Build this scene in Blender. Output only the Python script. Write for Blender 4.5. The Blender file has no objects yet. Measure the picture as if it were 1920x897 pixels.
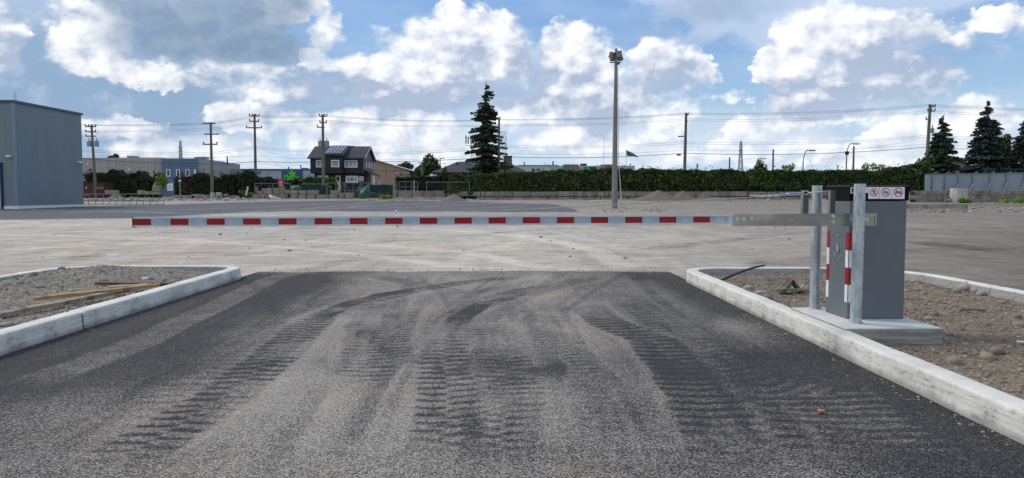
import bpy, math, random
import numpy as np
from mathutils import Vector
rng = np.random.default_rng(7)
random.seed(7)
sc = bpy.context.scene
COL = sc.collection
R = math.radians
# ------------------------------------------------------------------ camera model of the place
F = 1450.0; CW, CH = 1920.0, 897.0; HZ = 365.0; EYE = 1.15; YAW = math.atan((960-946)/F)
PIT = math.atan((CH/2-HZ)/F)
cy_, sy_ = math.cos(YAW), math.sin(YAW); cp_, sp_ = math.cos(PIT), math.sin(PIT)
RT = np.array([cy_, -sy_, 0.0]); FH = np.array([sy_, cy_, 0.0]); FW = FH*cp_+np.array([0, 0, -sp_]); UP = FH*sp_+np.array([0, 0, cp_])
CAM = np.array([0, 0, EYE])
def sstep(a, b, x):
    t = np.clip((np.asarray(x, float)-a)/(b-a), 0, 1); return t*t*(3-2*t)
def gz(y):
    y = np.asarray(y, float)
    return 0.4*sstep(11, 42, y)+0.3*np.clip((y-42)/30, 0, 1)+0.05*np.clip((y-72)/8, 0, 1)
def ray(px, py):
    return RT*((px-CW/2)/F)-UP*((py-CH/2)/F)+FW
def P(px, py, Y):                     # the point at world depth Y seen at this place of the photo
    d = ray(px, py); p = CAM+d*(Y/d[1]); return (float(p[0]), float(Y), float(p[2]))
def XX(px, Y): return P(px, HZ, Y)[0]
def ZZ(py, Y, px=946): return P(px, py, Y)[2]
def G(px, py, z=0.0):                 # ground point
    a, b = 1.0, 400.0
    d = ray(px, py)
    for _ in range(60):
        m = (a+b)/2; t = m/d[1]
        if EYE+d[2]*t > float(gz(m))+z: a = m
        else: b = m
    t = a/d[1]; return (float(d[0]*t), a, float(gz(a)))
def proj(x, y, z):                    # arrays -> photo place
    dx, dy, dz = x, y, z-EYE
    u = dx*RT[0]+dy*RT[1]; w = dx*FW[0]+dy*FW[1]+dz*FW[2]; v = dx*UP[0]+dy*UP[1]+dz*UP[2]
    w = np.where(w < 0.05, 0.05, w)
    return CW/2+F*u/w, CH/2-F*v/w
# ------------------------------------------------------------------ noise in numpy
def _h(ix, iy, s):
    n = (ix.astype(np.int64)*374761393+iy.astype(np.int64)*668265263+s*974634777) & 0x7fffffff
    n = ((n ^ (n >> 13))*1274126177) & 0x7fffffff
    return ((n ^ (n >> 16)) & 0xffff)/65535.0
def vn(x, y, s=0):
    x = np.asarray(x, float); y = np.asarray(y, float)
    ix, iy = np.floor(x), np.floor(y); fx, fy = x-ix, y-iy
    fx = fx*fx*(3-2*fx); fy = fy*fy*(3-2*fy)
    a = _h(ix, iy, s); b = _h(ix+1, iy, s); c = _h(ix, iy+1, s); d = _h(ix+1, iy+1, s)
    return (a*(1-fx)+b*fx)*(1-fy)+(c*(1-fx)+d*fx)*fy
def fbm(x, y, s=0, o=4):
    r = 0; a = .5; t = 0
    for i in range(o):
        r = r+a*vn(x*2**i, y*2**i, s+i*17); t += a; a *= .5
    return r/t
# ------------------------------------------------------------------ mesh builder
class MB:
    def __init__(s): s.v = []; s.f = []; s.m = []; s.cur = 0
    def add(s, vs, fs):
        o = len(s.v); s.v += [tuple(map(float, v)) for v in vs]
        for f in fs: s.f.append(tuple(o+i for i in f)); s.m.append(s.cur)
        return s
    def mat(s, i): s.cur = i; return s
    def box(s, a, b):
        x0, y0, z0 = [min(a[i], b[i]) for i in range(3)]; x1, y1, z1 = [max(a[i], b[i]) for i in range(3)]
        return s.add([(x0,y0,z0),(x1,y0,z0),(x1,y1,z0),(x0,y1,z0),(x0,y0,z1),(x1,y0,z1),(x1,y1,z1),(x0,y1,z1)],
                     [(0,3,2,1),(4,5,6,7),(0,1,5,4),(1,2,6,5),(2,3,7,6),(3,0,4,7)])
    def obox(s, c, size, rz=0, rx=0, ry=0):
        from mathutils import Euler
        M = Euler((rx, ry, rz)).to_matrix(); h = [k/2 for k in size]; vs = []
        for z in (-1, 1):
            for (x, y) in ((-1,-1),(1,-1),(1,1),(-1,1)):
                q = M @ Vector((x*h[0], y*h[1], z*h[2])); vs.append((c[0]+q.x, c[1]+q.y, c[2]+q.z))
        return s.add(vs, [(0,3,2,1),(4,5,6,7),(0,1,5,4),(1,2,6,5),(2,3,7,6),(3,0,4,7)])
    def tube(s, pts, r, n=8, caps=True):
        pts = [Vector(p) for p in pts]; k = len(pts); rs = r if isinstance(r, (list, tuple)) else [r]*k
        vs = []; fs = []; prev = None
        for i, p in enumerate(pts):
            t = (pts[min(i+1, k-1)]-pts[max(i-1, 0)]).normalized()
            if prev is None: a = t.orthogonal().normalized()
            else:
                a = prev-t*prev.dot(t)
                a = a.normalized() if a.length > 1e-6 else t.orthogonal().normalized()
            prev = a; b = t.cross(a)
            for j in range(n):
                an = 2*math.pi*j/n; vs.append(p+(a*math.cos(an)+b*math.sin(an))*rs[i])
        for i in range(k-1):
            for j in range(n):
                j2 = (j+1) % n; fs.append((i*n+j, i*n+j2, (i+1)*n+j2, (i+1)*n+j))
        if caps: fs.append(tuple(range(n-1, -1, -1))); fs.append(tuple((k-1)*n+j for j in range(n)))
        return s.add(vs, fs)
    def prism(s, poly, d):               # poly: 3-D points of one face, d: extrusion vector
        n = len(poly); vs = [tuple(p) for p in poly]+[(p[0]+d[0], p[1]+d[1], p[2]+d[2]) for p in poly]
        return s.add(vs, [tuple(range(n-1, -1, -1)), tuple(range(n, 2*n))]+[(i, (i+1) % n, n+(i+1) % n, n+i) for i in range(n)])
    def quad(s, a, b, c, d): return s.add([a, b, c, d], [(0, 1, 2, 3)])
    def disc(s, c, r, d=(0, -1, 0), n=20, rx=1.0):   # facing -Y
        return s.add([(c[0]+r*rx*math.cos(2*math.pi*i/n), c[1], c[2]+r*math.sin(2*math.pi*i/n)) for i in range(n)], [tuple(range(n))])
    def build(s, name, mats, parent=None, smooth=False, origin=None, bevel=0, recalc=True):
        o = origin if origin is not None else (root_loc(parent) if parent else (0, 0, 0))
        me = bpy.data.meshes.new(name)
        me.from_pydata([(v[0]-o[0], v[1]-o[1], v[2]-o[2]) for v in s.v], [], s.f)
        for m in (mats if isinstance(mats, (list, tuple)) else [mats]): me.materials.append(m)
        me.polygons.foreach_set('material_index', s.m)
        if smooth is True: me.polygons.foreach_set('use_smooth', [True]*len(s.f))
        if recalc:
            import bmesh
            bm = bmesh.new(); bm.from_mesh(me); bmesh.ops.recalc_face_normals(bm, faces=bm.faces); bm.to_mesh(me); bm.free()
        if smooth == 'auto': me.polygons.foreach_set('use_smooth', [True]*len(s.f)); me.set_sharp_from_angle(angle=R(35))
        me.update()
        ob = bpy.data.objects.new(name, me); COL.objects.link(ob)
        if parent: ob.parent = parent
        else: ob.location = o
        if bevel:
            b = ob.modifiers.new('b', 'BEVEL'); b.width = bevel; b.segments = 2; b.limit_method = 'ANGLE'
        return ob
def root_loc(o):
    while o.parent: o = o.parent
    return tuple(o.location)
def npmesh(name, V, Fc, mat, parent=None, attrs=None, smooth=False, origin=None):
    V = np.asarray(V, np.float64); Fc = np.asarray(Fc, np.int32)
    o = np.array(origin if origin is not None else (root_loc(parent) if parent else (0, 0, 0)))
    me = bpy.data.meshes.new(name); n = len(V); m, k = Fc.shape
    me.vertices.add(n); me.vertices.foreach_set('co', (V-o).astype(np.float32).ravel())
    me.loops.add(m*k); me.loops.foreach_set('vertex_index', Fc.ravel())
    me.polygons.add(m); me.polygons.foreach_set('loop_start', np.arange(0, m*k, k, dtype=np.int32)); me.polygons.foreach_set('loop_total', np.full(m, k, np.int32))
    if smooth: me.polygons.foreach_set('use_smooth', np.ones(m, bool))
    me.update(calc_edges=True); me.validate()
    for a, val in (attrs or {}).items():
        at = me.attributes.new(a, 'FLOAT', 'POINT'); at.data.foreach_set('value', np.asarray(val, np.float32).ravel())
    me.materials.append(mat)
    ob = bpy.data.objects.new(name, me); COL.objects.link(ob)
    if parent: ob.parent = parent
    else: ob.location = tuple(o)
    return ob
def tag(o, label=None, cat=None, group=None, kind=None):
    if label: o['label'] = label
    if cat: o['category'] = cat
    if group: o['group'] = group
    if kind: o['kind'] = kind
    return o
def thing(name, label, cat, loc, group=None):
    o = bpy.data.objects.new(name, None); COL.objects.link(o); o.location = loc; o.empty_display_size = .2
    return tag(o, label, cat, group)
# ------------------------------------------------------------------ node helpers
def lin(r, g, b):
    f = lambda c: (c/255/12.92) if c/255 <= .04045 else ((c/255+.055)/1.055)**2.4
    return (f(r), f(g), f(b), 1.0)
class NT:
    def __init__(s, tree): s.t = tree; s.n = tree.nodes; s.l = tree.links
    def put(s, sock, v):
        if v is None: return
        if isinstance(v, bpy.types.NodeSocket): s.l.new(v, sock)
        else:
            if sock.type == 'RGBA' and len(v) == 3: v = (*v, 1)
            sock.default_value = v
    def math(s, op, a, b=None, c=None, clamp=False):
        n = s.n.new('ShaderNodeMath'); n.operation = op; n.use_clamp = clamp
        for i, v in enumerate((a, b, c)): s.put(n.inputs[i], v)
        return n.outputs[0]
    def vm(s, op, a, b=None, out=0):
        n = s.n.new('ShaderNodeVectorMath'); n.operation = op; s.put(n.inputs[0], a)
        if b is not None: s.put(n.inputs[1], b)
        return n.outputs[out]
    def mix(s, f, a, b, mode='MIX', clampf=True):
        n = s.n.new('ShaderNodeMix'); n.data_type = 'RGBA'; n.blend_type = mode; n.clamp_factor = clampf
        s.put(n.inputs[0], f); s.put(n.inputs[6], a); s.put(n.inputs[7], b); return n.outputs[2]
    def ss(s, x, a, b):                  # smoothstep
        n = s.n.new('ShaderNodeMapRange'); n.interpolation_type = 'SMOOTHSTEP'
        s.put(n.inputs[0], x); s.put(n.inputs[1], a); s.put(n.inputs[2], b); return n.outputs[0]
    def rng(s, x, a, b, c, d):
        n = s.n.new('ShaderNodeMapRange'); s.put(n.inputs[0], x)
        for i, v in enumerate((a, b, c, d)): s.put(n.inputs[1+i], v)
        return n.outputs[0]
    def noise(s, vec, scale, detail=4, rough=.5, dist=0, out=0):
        n = s.n.new('ShaderNodeTexNoise'); s.put(n.inputs['Vector'], vec)
        n.inputs['Scale'].default_value = scale; n.inputs['Detail'].default_value = detail
        n.inputs['Roughness'].default_value = rough; n.inputs['Distortion'].default_value = dist
        return n.outputs[out]
    def vor(s, vec, scale, feature='F1', detail=0, rand=1, out='Distance'):
        n = s.n.new('ShaderNodeTexVoronoi'); n.feature = feature; s.put(n.inputs['Vector'], vec)
        n.inputs['Scale'].default_value = scale; n.inputs['Randomness'].default_value = rand
        if 'Detail' in n.inputs: n.inputs['Detail'].default_value = detail
        return n.outputs[out]
    def attr(s, name):
        n = s.n.new('ShaderNodeAttribute'); n.attribute_name = name; return n.outputs['Fac']
    def obj(s): return s.n.new('ShaderNodeTexCoord').outputs['Object']
    def geo(s, o='Position'): return s.n.new('ShaderNodeNewGeometry').outputs[o]
    def xyz(s, v):
        n = s.n.new('ShaderNodeSeparateXYZ'); s.put(n.inputs[0], v); return n.outputs
    def cxyz(s, x, y, z):
        n = s.n.new('ShaderNodeCombineXYZ'); s.put(n.inputs[0], x); s.put(n.inputs[1], y); s.put(n.inputs[2], z); return n.outputs[0]
def newmat(name):
    m = bpy.data.materials.new(name); m.use_nodes = True
    nt = NT(m.node_tree); b = m.node_tree.nodes['Principled BSDF']; return m, nt, b
def bump(nt, b, h, strength=.5, dist=.01):
    n = nt.n.new('ShaderNodeBump'); n.inputs['Strength'].default_value = strength; n.inputs['Distance'].default_value = dist
    nt.put(n.inputs['Height'], h); nt.l.new(n.outputs[0], b.inputs['Normal'])
def simple(name, c1, c2=None, scale=3, rough=.7, metal=0, bumps=0, stretch=(1, 1, 1), spec=.4, detail=5, fine=0):
    """two-tone noise material; c1, c2 in sRGB bytes"""
    m, nt, b = newmat(name)
    c2 = c2 or tuple(int(k*.8) for k in c1)
    v = nt.vm('MULTIPLY', nt.obj(), stretch)
    n1 = nt.noise(v, scale, detail, .6)
    f = nt.ss(n1, .32, .68)
    col = nt.mix(f, lin(*c1), lin(*c2))
    if fine:
        g = nt.noise(v, scale*fine, 2, .7)
        col = nt.mix(nt.rng(g, .3, .7, 0, .5), col, lin(*[int(k*.6) for k in c2]))
    nt.put(b.inputs['Base Color'], col)
    b.inputs['Roughness'].default_value = rough; b.inputs['Metallic'].default_value = metal
    b.inputs['Specular IOR Level'].default_value = spec
    if bumps: bump(nt, b, n1, bumps, .01)
    return m
def leafmat(name, c1, c2, c3=None, rough=.75, trans=.0):
    m, nt, b = newmat(name)
    r = nt.geo('Random Per Island')
    big = nt.noise(nt.geo(), .9, 3, .6)
    col = nt.mix(nt.math('ADD', nt.math('MULTIPLY', r, .6), nt.rng(big, .3, .7, -.1, .5), clamp=True), lin(*c1), lin(*c2))
    if c3: col = nt.mix(nt.ss(r, .86, .93), col, lin(*c3))
    nt.put(b.inputs['Base Color'], col); b.inputs['Roughness'].default_value = rough; b.inputs['Specular IOR Level'].default_value = .25
    return m
# ================================================================== camera, render, sky, sun
cam = bpy.data.cameras.new('camera'); co = bpy.data.objects.new('camera', cam); COL.objects.link(co)
co.location = (0, 0, EYE); co.rotation_euler = (math.pi/2-PIT, 0, -YAW)
cam.sensor_width = 36; cam.lens = F/CW*36; cam.clip_start = .05; cam.clip_end = 9000
sc.camera = co
sc.view_settings.view_transform = 'Standard'; sc.view_settings.look = 'None'; sc.view_settings.gamma = 1; sc.view_settings.exposure = 0.12
sc.cycles.max_bounces = 6; sc.cycles.diffuse_bounces = 2; sc.cycles.glossy_bounces = 3; sc.cycles.use_denoising = True
SUN_AZ, SUN_EL = -62.0, 44.0
W = bpy.data.worlds.new('World'); sc.world = W; W.use_nodes = True
nt = NT(W.node_tree); bg = nt.n['Background']
sky = nt.n.new('ShaderNodeTexSky'); sky.sky_type = 'NISHITA'; sky.sun_disc = False
sky.sun_elevation = R(SUN_EL); sky.sun_rotation = R(SUN_AZ); sky.air_density = 1.0; sky.dust_density = .6; sky.ozone_density = 1.6
STR = 0.1
def dirang(px, py):
    d = ray(px, py); d = d/np.linalg.norm(d)
    return math.degrees(math.atan2(d[0], d[1])), math.degrees(math.asin(d[2]))
dirv = nt.n.new('ShaderNodeTexCoord').outputs['Generated']
dx, dy, dz = nt.xyz(dirv)
az = nt.math('MULTIPLY', nt.math('ARCTAN2', dx, dy), 57.29578)
el = nt.math('MULTIPLY', nt.math('ARCSINE', dz), 57.29578)
nv = nt.vm('MULTIPLY', dirv, (1, 1, 1.35))
warp = nt.noise(nv, 9, 3, .55, out=1)
wx, wy, wz = nt.xyz(warp)
warp2 = nt.noise(nv, 38, 4, .6, out=1)
vx, vy, vz = nt.xyz(warp2)
def wv(a, w1, w2, k1, k2):
    a = nt.math('ADD', a, nt.math('MULTIPLY', nt.math('SUBTRACT', w1, .5), k1))
    return nt.math('ADD', a, nt.math('MULTIPLY', nt.math('SUBTRACT', w2, .5), k2))
pos_c = nt.cxyz(wv(az, wx, vx, 2.4, 1.9), wv(el, wy, vy, 1.6, 1.6), 0)        # crisp clouds
pos_s = nt.cxyz(wv(az, wx, vx, 6.0, 1.4), wv(el, wy, vy, 3.0, .8), 0)        # soft clouds
def field(lst, pos):
    acc = None
    for (px, py, rx, ry, w) in lst:
        a, e = dirang(px, py); k = .0385*1.10
        q = nt.vm('MULTIPLY', nt.vm('SUBTRACT', pos, (a, e, 0)), (1/(rx*k), 1/(ry*k), 0))
        r2 = nt.vm('DOT_PRODUCT', q, q, out=1)
        v = nt.math('MULTIPLY_ADD', r2, -w, w)
        acc = v if acc is None else nt.math('MAXIMUM', acc, v)
    return acc
A = [(850,110,150,85,1),(760,165,120,60,1),(905,75,95,60,1),(838,25,38,38,1),(720,150,70,42,.9),(965,95,55,70,.8),
     (1085,110,75,75,1),(1075,62,50,30,1),(1120,200,110,80,.9),(1230,115,70,45,.8),(1305,130,48,42,.8),(1200,165,120,60,.7),
     (1545,60,85,60,1),(1470,130,60,48,1),(1520,180,150,45,.9),(1650,140,120,62,.9),(1735,140,60,45,.8),(1700,60,110,45,.6),
     (590,112,38,24,.9),(633,33,13,11,.8),(545,15,62,30,.9),(650,125,60,28,.8),(10,50,42,60,.8),(165,70,80,55,.9),(100,25,90,50,.5),(250,128,90,22,.7),(330,150,110,22,.6),(450,140,110,22,.6),(480,170,120,40,.5),(610,60,40,50,.5),(215,110,60,26,.7),(330,140,70,12,.4),
     (560,165,130,40,.5),(1590,220,130,22,.8),(1690,240,80,34,.8),(1815,225,75,42,.9),(1890,35,70,22,.7),
     (1240,225,70,50,.7),(1100,262,160,36,.6),(720,235,180,36,.7),(760,285,200,34,.6),(330,280,110,26,.8),(470,225,110,34,.7),(240,240,90,24,.6),
     (590,250,80,40,.7),(1400,285,170,32,.7),(1290,290,90,34,.6),(1420,240,120,34,.6),(1630,290,140,26,.6),(980,215,110,28,.7),(1840,275,100,30,.6),(1190,130,40,20,.6)]
Dk = [(400,78,195,52,1.1),(440,15,160,50,.9),(290,30,100,55,.8)]
Gr = [(160,170,360,140,1.2),(60,100,200,140,1),(420,150,330,110,1),(560,220,260,60,.8),(860,182,220,40,.9),(1020,140,50,60,.7),(1350,15,125,48,.9),(1050,190,120,24,.7),
      (1690,85,150,75,.7),(1560,165,150,34,.5),(1260,60,200,40,.5),(640,170,90,50,.8)]
fA, fD, fG = field(A, pos_c), field(Dk, pos_s), field(Gr, pos_s)
# puffy detail and relief, lit from the upper left
L = (-.010, -.004, .014)
def puff(off):
    v = nt.vm('ADD', nv, off) if off else nv
    a = nt.noise(v, 15, 9, .63)
    c = nt.vor(nt.vm('ADD', v, nt.vm('SCALE', warp2, None) if False else (0, 0, 0)), 26, 'F1', 3)
    return nt.math('MULTIPLY_ADD', c, -.34, a)
p0, p1 = puff(None), puff(L)
relief = nt.math('MULTIPLY', nt.math('SUBTRACT', p0, p1), 2.2)
# fields outside the photo's frame: broken cloud all round, brighter overhead
gen = nt.ss(nt.noise(nt.vm('MULTIPLY', dirv, (1, 1, 1.8)), 2.6, 6, .55), .42, .60)
up = nt.ss(el, 16, 26)
side = nt.ss(nt.math('ABSOLUTE', az), 35, 42)
out = nt.math('MAXIMUM', up, side)
edge = nt.math('ADD', fA, nt.math('MULTIPLY', nt.math('SUBTRACT', p0, .33), 1.5))
mA = nt.math('MULTIPLY', nt.ss(edge, nt.rng(wz, .35, .65, -.30, .02), nt.rng(wz, .35, .65, .50, .16)), nt.rng(wx, .3, .7, .8, 1))
body = nt.ss(edge, .1, 1.0)
mD = nt.ss(nt.math('ADD', fD, nt.math('MULTIPLY', nt.math('SUBTRACT', p0, .45), 1.2)), -.15, .45)
mG = nt.ss(nt.math('ADD', fG, nt.math('MULTIPLY', nt.math('SUBTRACT', p0, .45), .9)), -.15, .75)
low = nt.ss(el, 8.0, 0.5)                              # thickening toward the horizon
k = 1/STR
sc3 = lambda c: tuple(v*k for v in c[:3])
clear_ = nt.mix(.55, sky.outputs[0], nt.mix(nt.ss(el, 0, 14), sc3(lin(176,214,240)), sc3(lin(96,158,226))))
Hb = [(690,55,150,80,1),(760,5,80,40,.9),(1030,25,170,34,.8),(1190,60,80,30,.5),(1860,165,110,85,1),(1760,215,70,30,.7),(1330,185,90,38,.9),(1280,210,60,40,.7),(1360,110,70,30,.6),
      (1150,290,120,16,.5),(1690,275,120,30,.8),(1500,262,90,18,.6),(820,280,90,22,.6),(420,270,60,14,.5),(1880,290,60,20,.7),(860,255,50,22,.5),(1000,305,200,14,.4),(1900,20,60,14,.4)]
fH = field(Hb, pos_s)
hole = nt.ss(nt.math('ADD', fH, nt.math('MULTIPLY', nt.math('SUBTRACT', p0, .42), -1.6)), -.25, .65)
wisp = nt.noise(nt.vm('MULTIPLY', dirv, (1, 1, 5)), 6, 6, .6)
veil = nt.mix(nt.ss(p0, .26, .56), sc3(lin(184,204,230)), sc3(lin(214,222,236)))
hazy = nt.mix(nt.math('MULTIPLY', hole, nt.rng(wisp, .3, .7, 1, .55)), veil, clear_)
lowc = nt.mix(nt.ss(nt.noise(nt.vm('MULTIPLY', dirv, (1, 1, 2.2)), 11, 7, .58), .40, .60), sc3(lin(190,213,236)), sc3(lin(224,230,238)))
hazy = nt.mix(nt.math('MULTIPLY', nt.ss(el, 7.5, 2.5), .82), hazy, lowc)
gcol = nt.mix(nt.ss(p0, .22, .6), sc3(lin(160,180,208)), sc3(lin(190,202,222)))
gleft = nt.ss(az, 4, -14)
gcol = nt.mix(nt.math('MULTIPLY', gleft, .85), gcol, nt.mix(nt.ss(nt.math('ADD', p0, nt.math('MULTIPLY', nt.math('SUBTRACT', wx, .5), .9)), .15, .62), sc3(lin(134,164,196)), sc3(lin(196,210,226))))
c0 = nt.mix(nt.math('MULTIPLY', mG, .92), hazy, gcol)
S = [(1010,140,60,75,.9),(900,185,170,34,1),(700,190,110,28,.8),(880,110,50,30,.35),(1130,215,80,50,.5),(1110,160,40,50,.35),(1610,110,60,50,.7),(1640,180,120,30,.7),(1540,205,120,24,.7),(1500,165,60,22,.5),(1250,150,90,40,.5),(620,180,90,34,.8),(1740,110,80,60,.6),(40,90,60,30,.5)]
fS = nt.ss(field(S, pos_s), -.30, .60)
shade = nt.math('MULTIPLY_ADD', relief, .9, .94)
shade = nt.math('SUBTRACT', shade, nt.math('MULTIPLY', fS, .80))
shade = nt.math('SUBTRACT', shade, nt.math('MULTIPLY', nt.ss(p0, .5, .3), .16))
shade = nt.math('SUBTRACT', shade, nt.math('MULTIPLY', gleft, .18))
cum = nt.mix(nt.math('MULTIPLY', shade, 1, clamp=True), sc3(lin(170,184,208)), tuple(1.10*v for v in sc3(lin(252,251,250))))
c1 = nt.mix(nt.math('MULTIPLY', mA, nt.rng(el, 0, 8, .62, 1)), c0, cum)
dcol = nt.mix(nt.ss(fD, -.1, .8), sc3(lin(176,191,211)), sc3(lin(126,150,177)))
dcol = nt.mix(nt.rng(relief, -.2, .3, 0, .18), dcol, sc3(lin(200,210,224)))
c2 = nt.mix(nt.math('MULTIPLY', mD, .88), c1, dcol)
genc = nt.mix(gen, clear_, nt.mix(nt.math('ADD', nt.math('MULTIPLY', relief, .8), .5, clamp=True), sc3((.62,.66,.75)), sc3((1.5,1.45,1.4))))
c3 = nt.mix(out, c2, genc)
c3 = nt.mix(nt.ss(el, 0, -2), c3, sc3(lin(150,150,148)))
nt.put(bg.inputs['Color'], c3); bg.inputs['Strength'].default_value = STR
W.cycles.sampling_method = 'MANUAL'; W.cycles.sample_map_resolution = 512
sl = bpy.data.lights.new('sun', 'SUN'); so = bpy.data.objects.new('sun', sl); COL.objects.link(so)
sl.energy = 1.7; sl.angle = R(14); sl.color = (1, .93, .83)
sd = Vector((math.sin(R(SUN_AZ))*math.cos(R(SUN_EL)), math.cos(R(SUN_AZ))*math.cos(R(SUN_EL)), math.sin(R(SUN_EL))))
so.rotation_euler = (-sd).to_track_quat('-Z', 'Y').to_euler(); so.location = (0, 0, 30)

# ================================================================== ground
XL, XR = G(0, 668)[0], G(1564, 663)[0]       # road-side faces of the two kerbs
YEND = 11.55
def tracks(x, y, lst):
    """tyre marks: returns dark and light fields; each (points, width, period, strength, kind, seed)"""
    dark = np.zeros_like(x); light = np.zeros_like(x)
    for (pts, w, per, st, kind, sd_) in lst:
        pts = [(G(px, py)[0], G(px, py)[1]) for px, py in pts]
        best = np.full(x.shape, 1e9); sl_ = np.zeros_like(x); lat = np.zeros_like(x); acc = 0; sg = np.zeros_like(x)
        tot = sum(math.hypot(b[0]-a[0], b[1]-a[1]) for a, b in zip(pts, pts[1:]))
        for a, b in zip(pts, pts[1:]):
            ex, ey = b[0]-a[0], b[1]-a[1]; ln = math.hypot(ex, ey)
            t = np.clip(((x-a[0])*ex+(y-a[1])*ey)/ln/ln, 0, 1)
            qx, qy = x-(a[0]+t*ex), y-(a[1]+t*ey); d = np.hypot(qx, qy)
            k_ = d < best; best = np.where(k_, d, best); sl_ = np.where(k_, acc+t*ln, sl_)
            lat = np.where(k_, (ex*(y-a[1])-ey*(x-a[0]))/ln, lat); acc += ln
        wob = .22*w*(fbm(x*3, y*3, sd_, 3)-.5)
        m = 1-sstep(.38*w, .46*w, best+wob*.7)
        ends = sstep(0, .7, sl_)*(1-sstep(tot-.7, tot, sl_))
        ph = (sl_+np.abs(lat)*.14+.045*(fbm(x*5, y*3, sd_+3, 3)-.5))/(per*(.72+.10*(sd_ % 3)))+(.5*(lat > 0) if sd_ % 2 else 0)
        lug = .5+.5*np.sin(2*np.pi*ph+1.2*(fbm(x*2.5, y*2.5, sd_+5, 2)-.5)*2)
        lug = sstep(.50, .78, lug+.75*(fbm(x*12, y*26, sd_+9, 4)-.5))*(1-.35*np.exp(-(lat/(.04*w))**2))
        patch = sstep(.36, .62, fbm(x*1.5, y*1.2, sd_+11, 4)+.08*st)
        v = m*ends*st*(lug*.78+.16)*(.22+.78*patch)*(.7+.6*fbm(x*9, y*30, sd_+21, 3))
        rim = np.exp(-((best+wob*.6-.50*w)/(.035+.05*w))**2)*ends*st*(.35+.65*fbm(x*3, y*3, sd_+31, 3))
        grv = m*ends*st*(.5+.5*np.sin(lat*2*np.pi/.105))*(.2+.8*fbm(x*1.3, y*1.3, sd_+33, 3))
        if kind == 'd': dark = np.maximum(dark, np.maximum(v, .42*grv)); light = np.maximum(light, .62*rim)
        elif kind == 'l': light = np.maximum(light, v)
        elif kind == 's': light = np.maximum(light, m*ends*st*(.55+.45*fbm(x*6, y*6, sd_, 4)))
        elif kind == 'k': dark = np.maximum(dark, m*ends*st*(.35+.65*sstep(.35,.65,fbm(x*2.2, y*2.2, sd_, 4))))
    return dark, light
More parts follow.
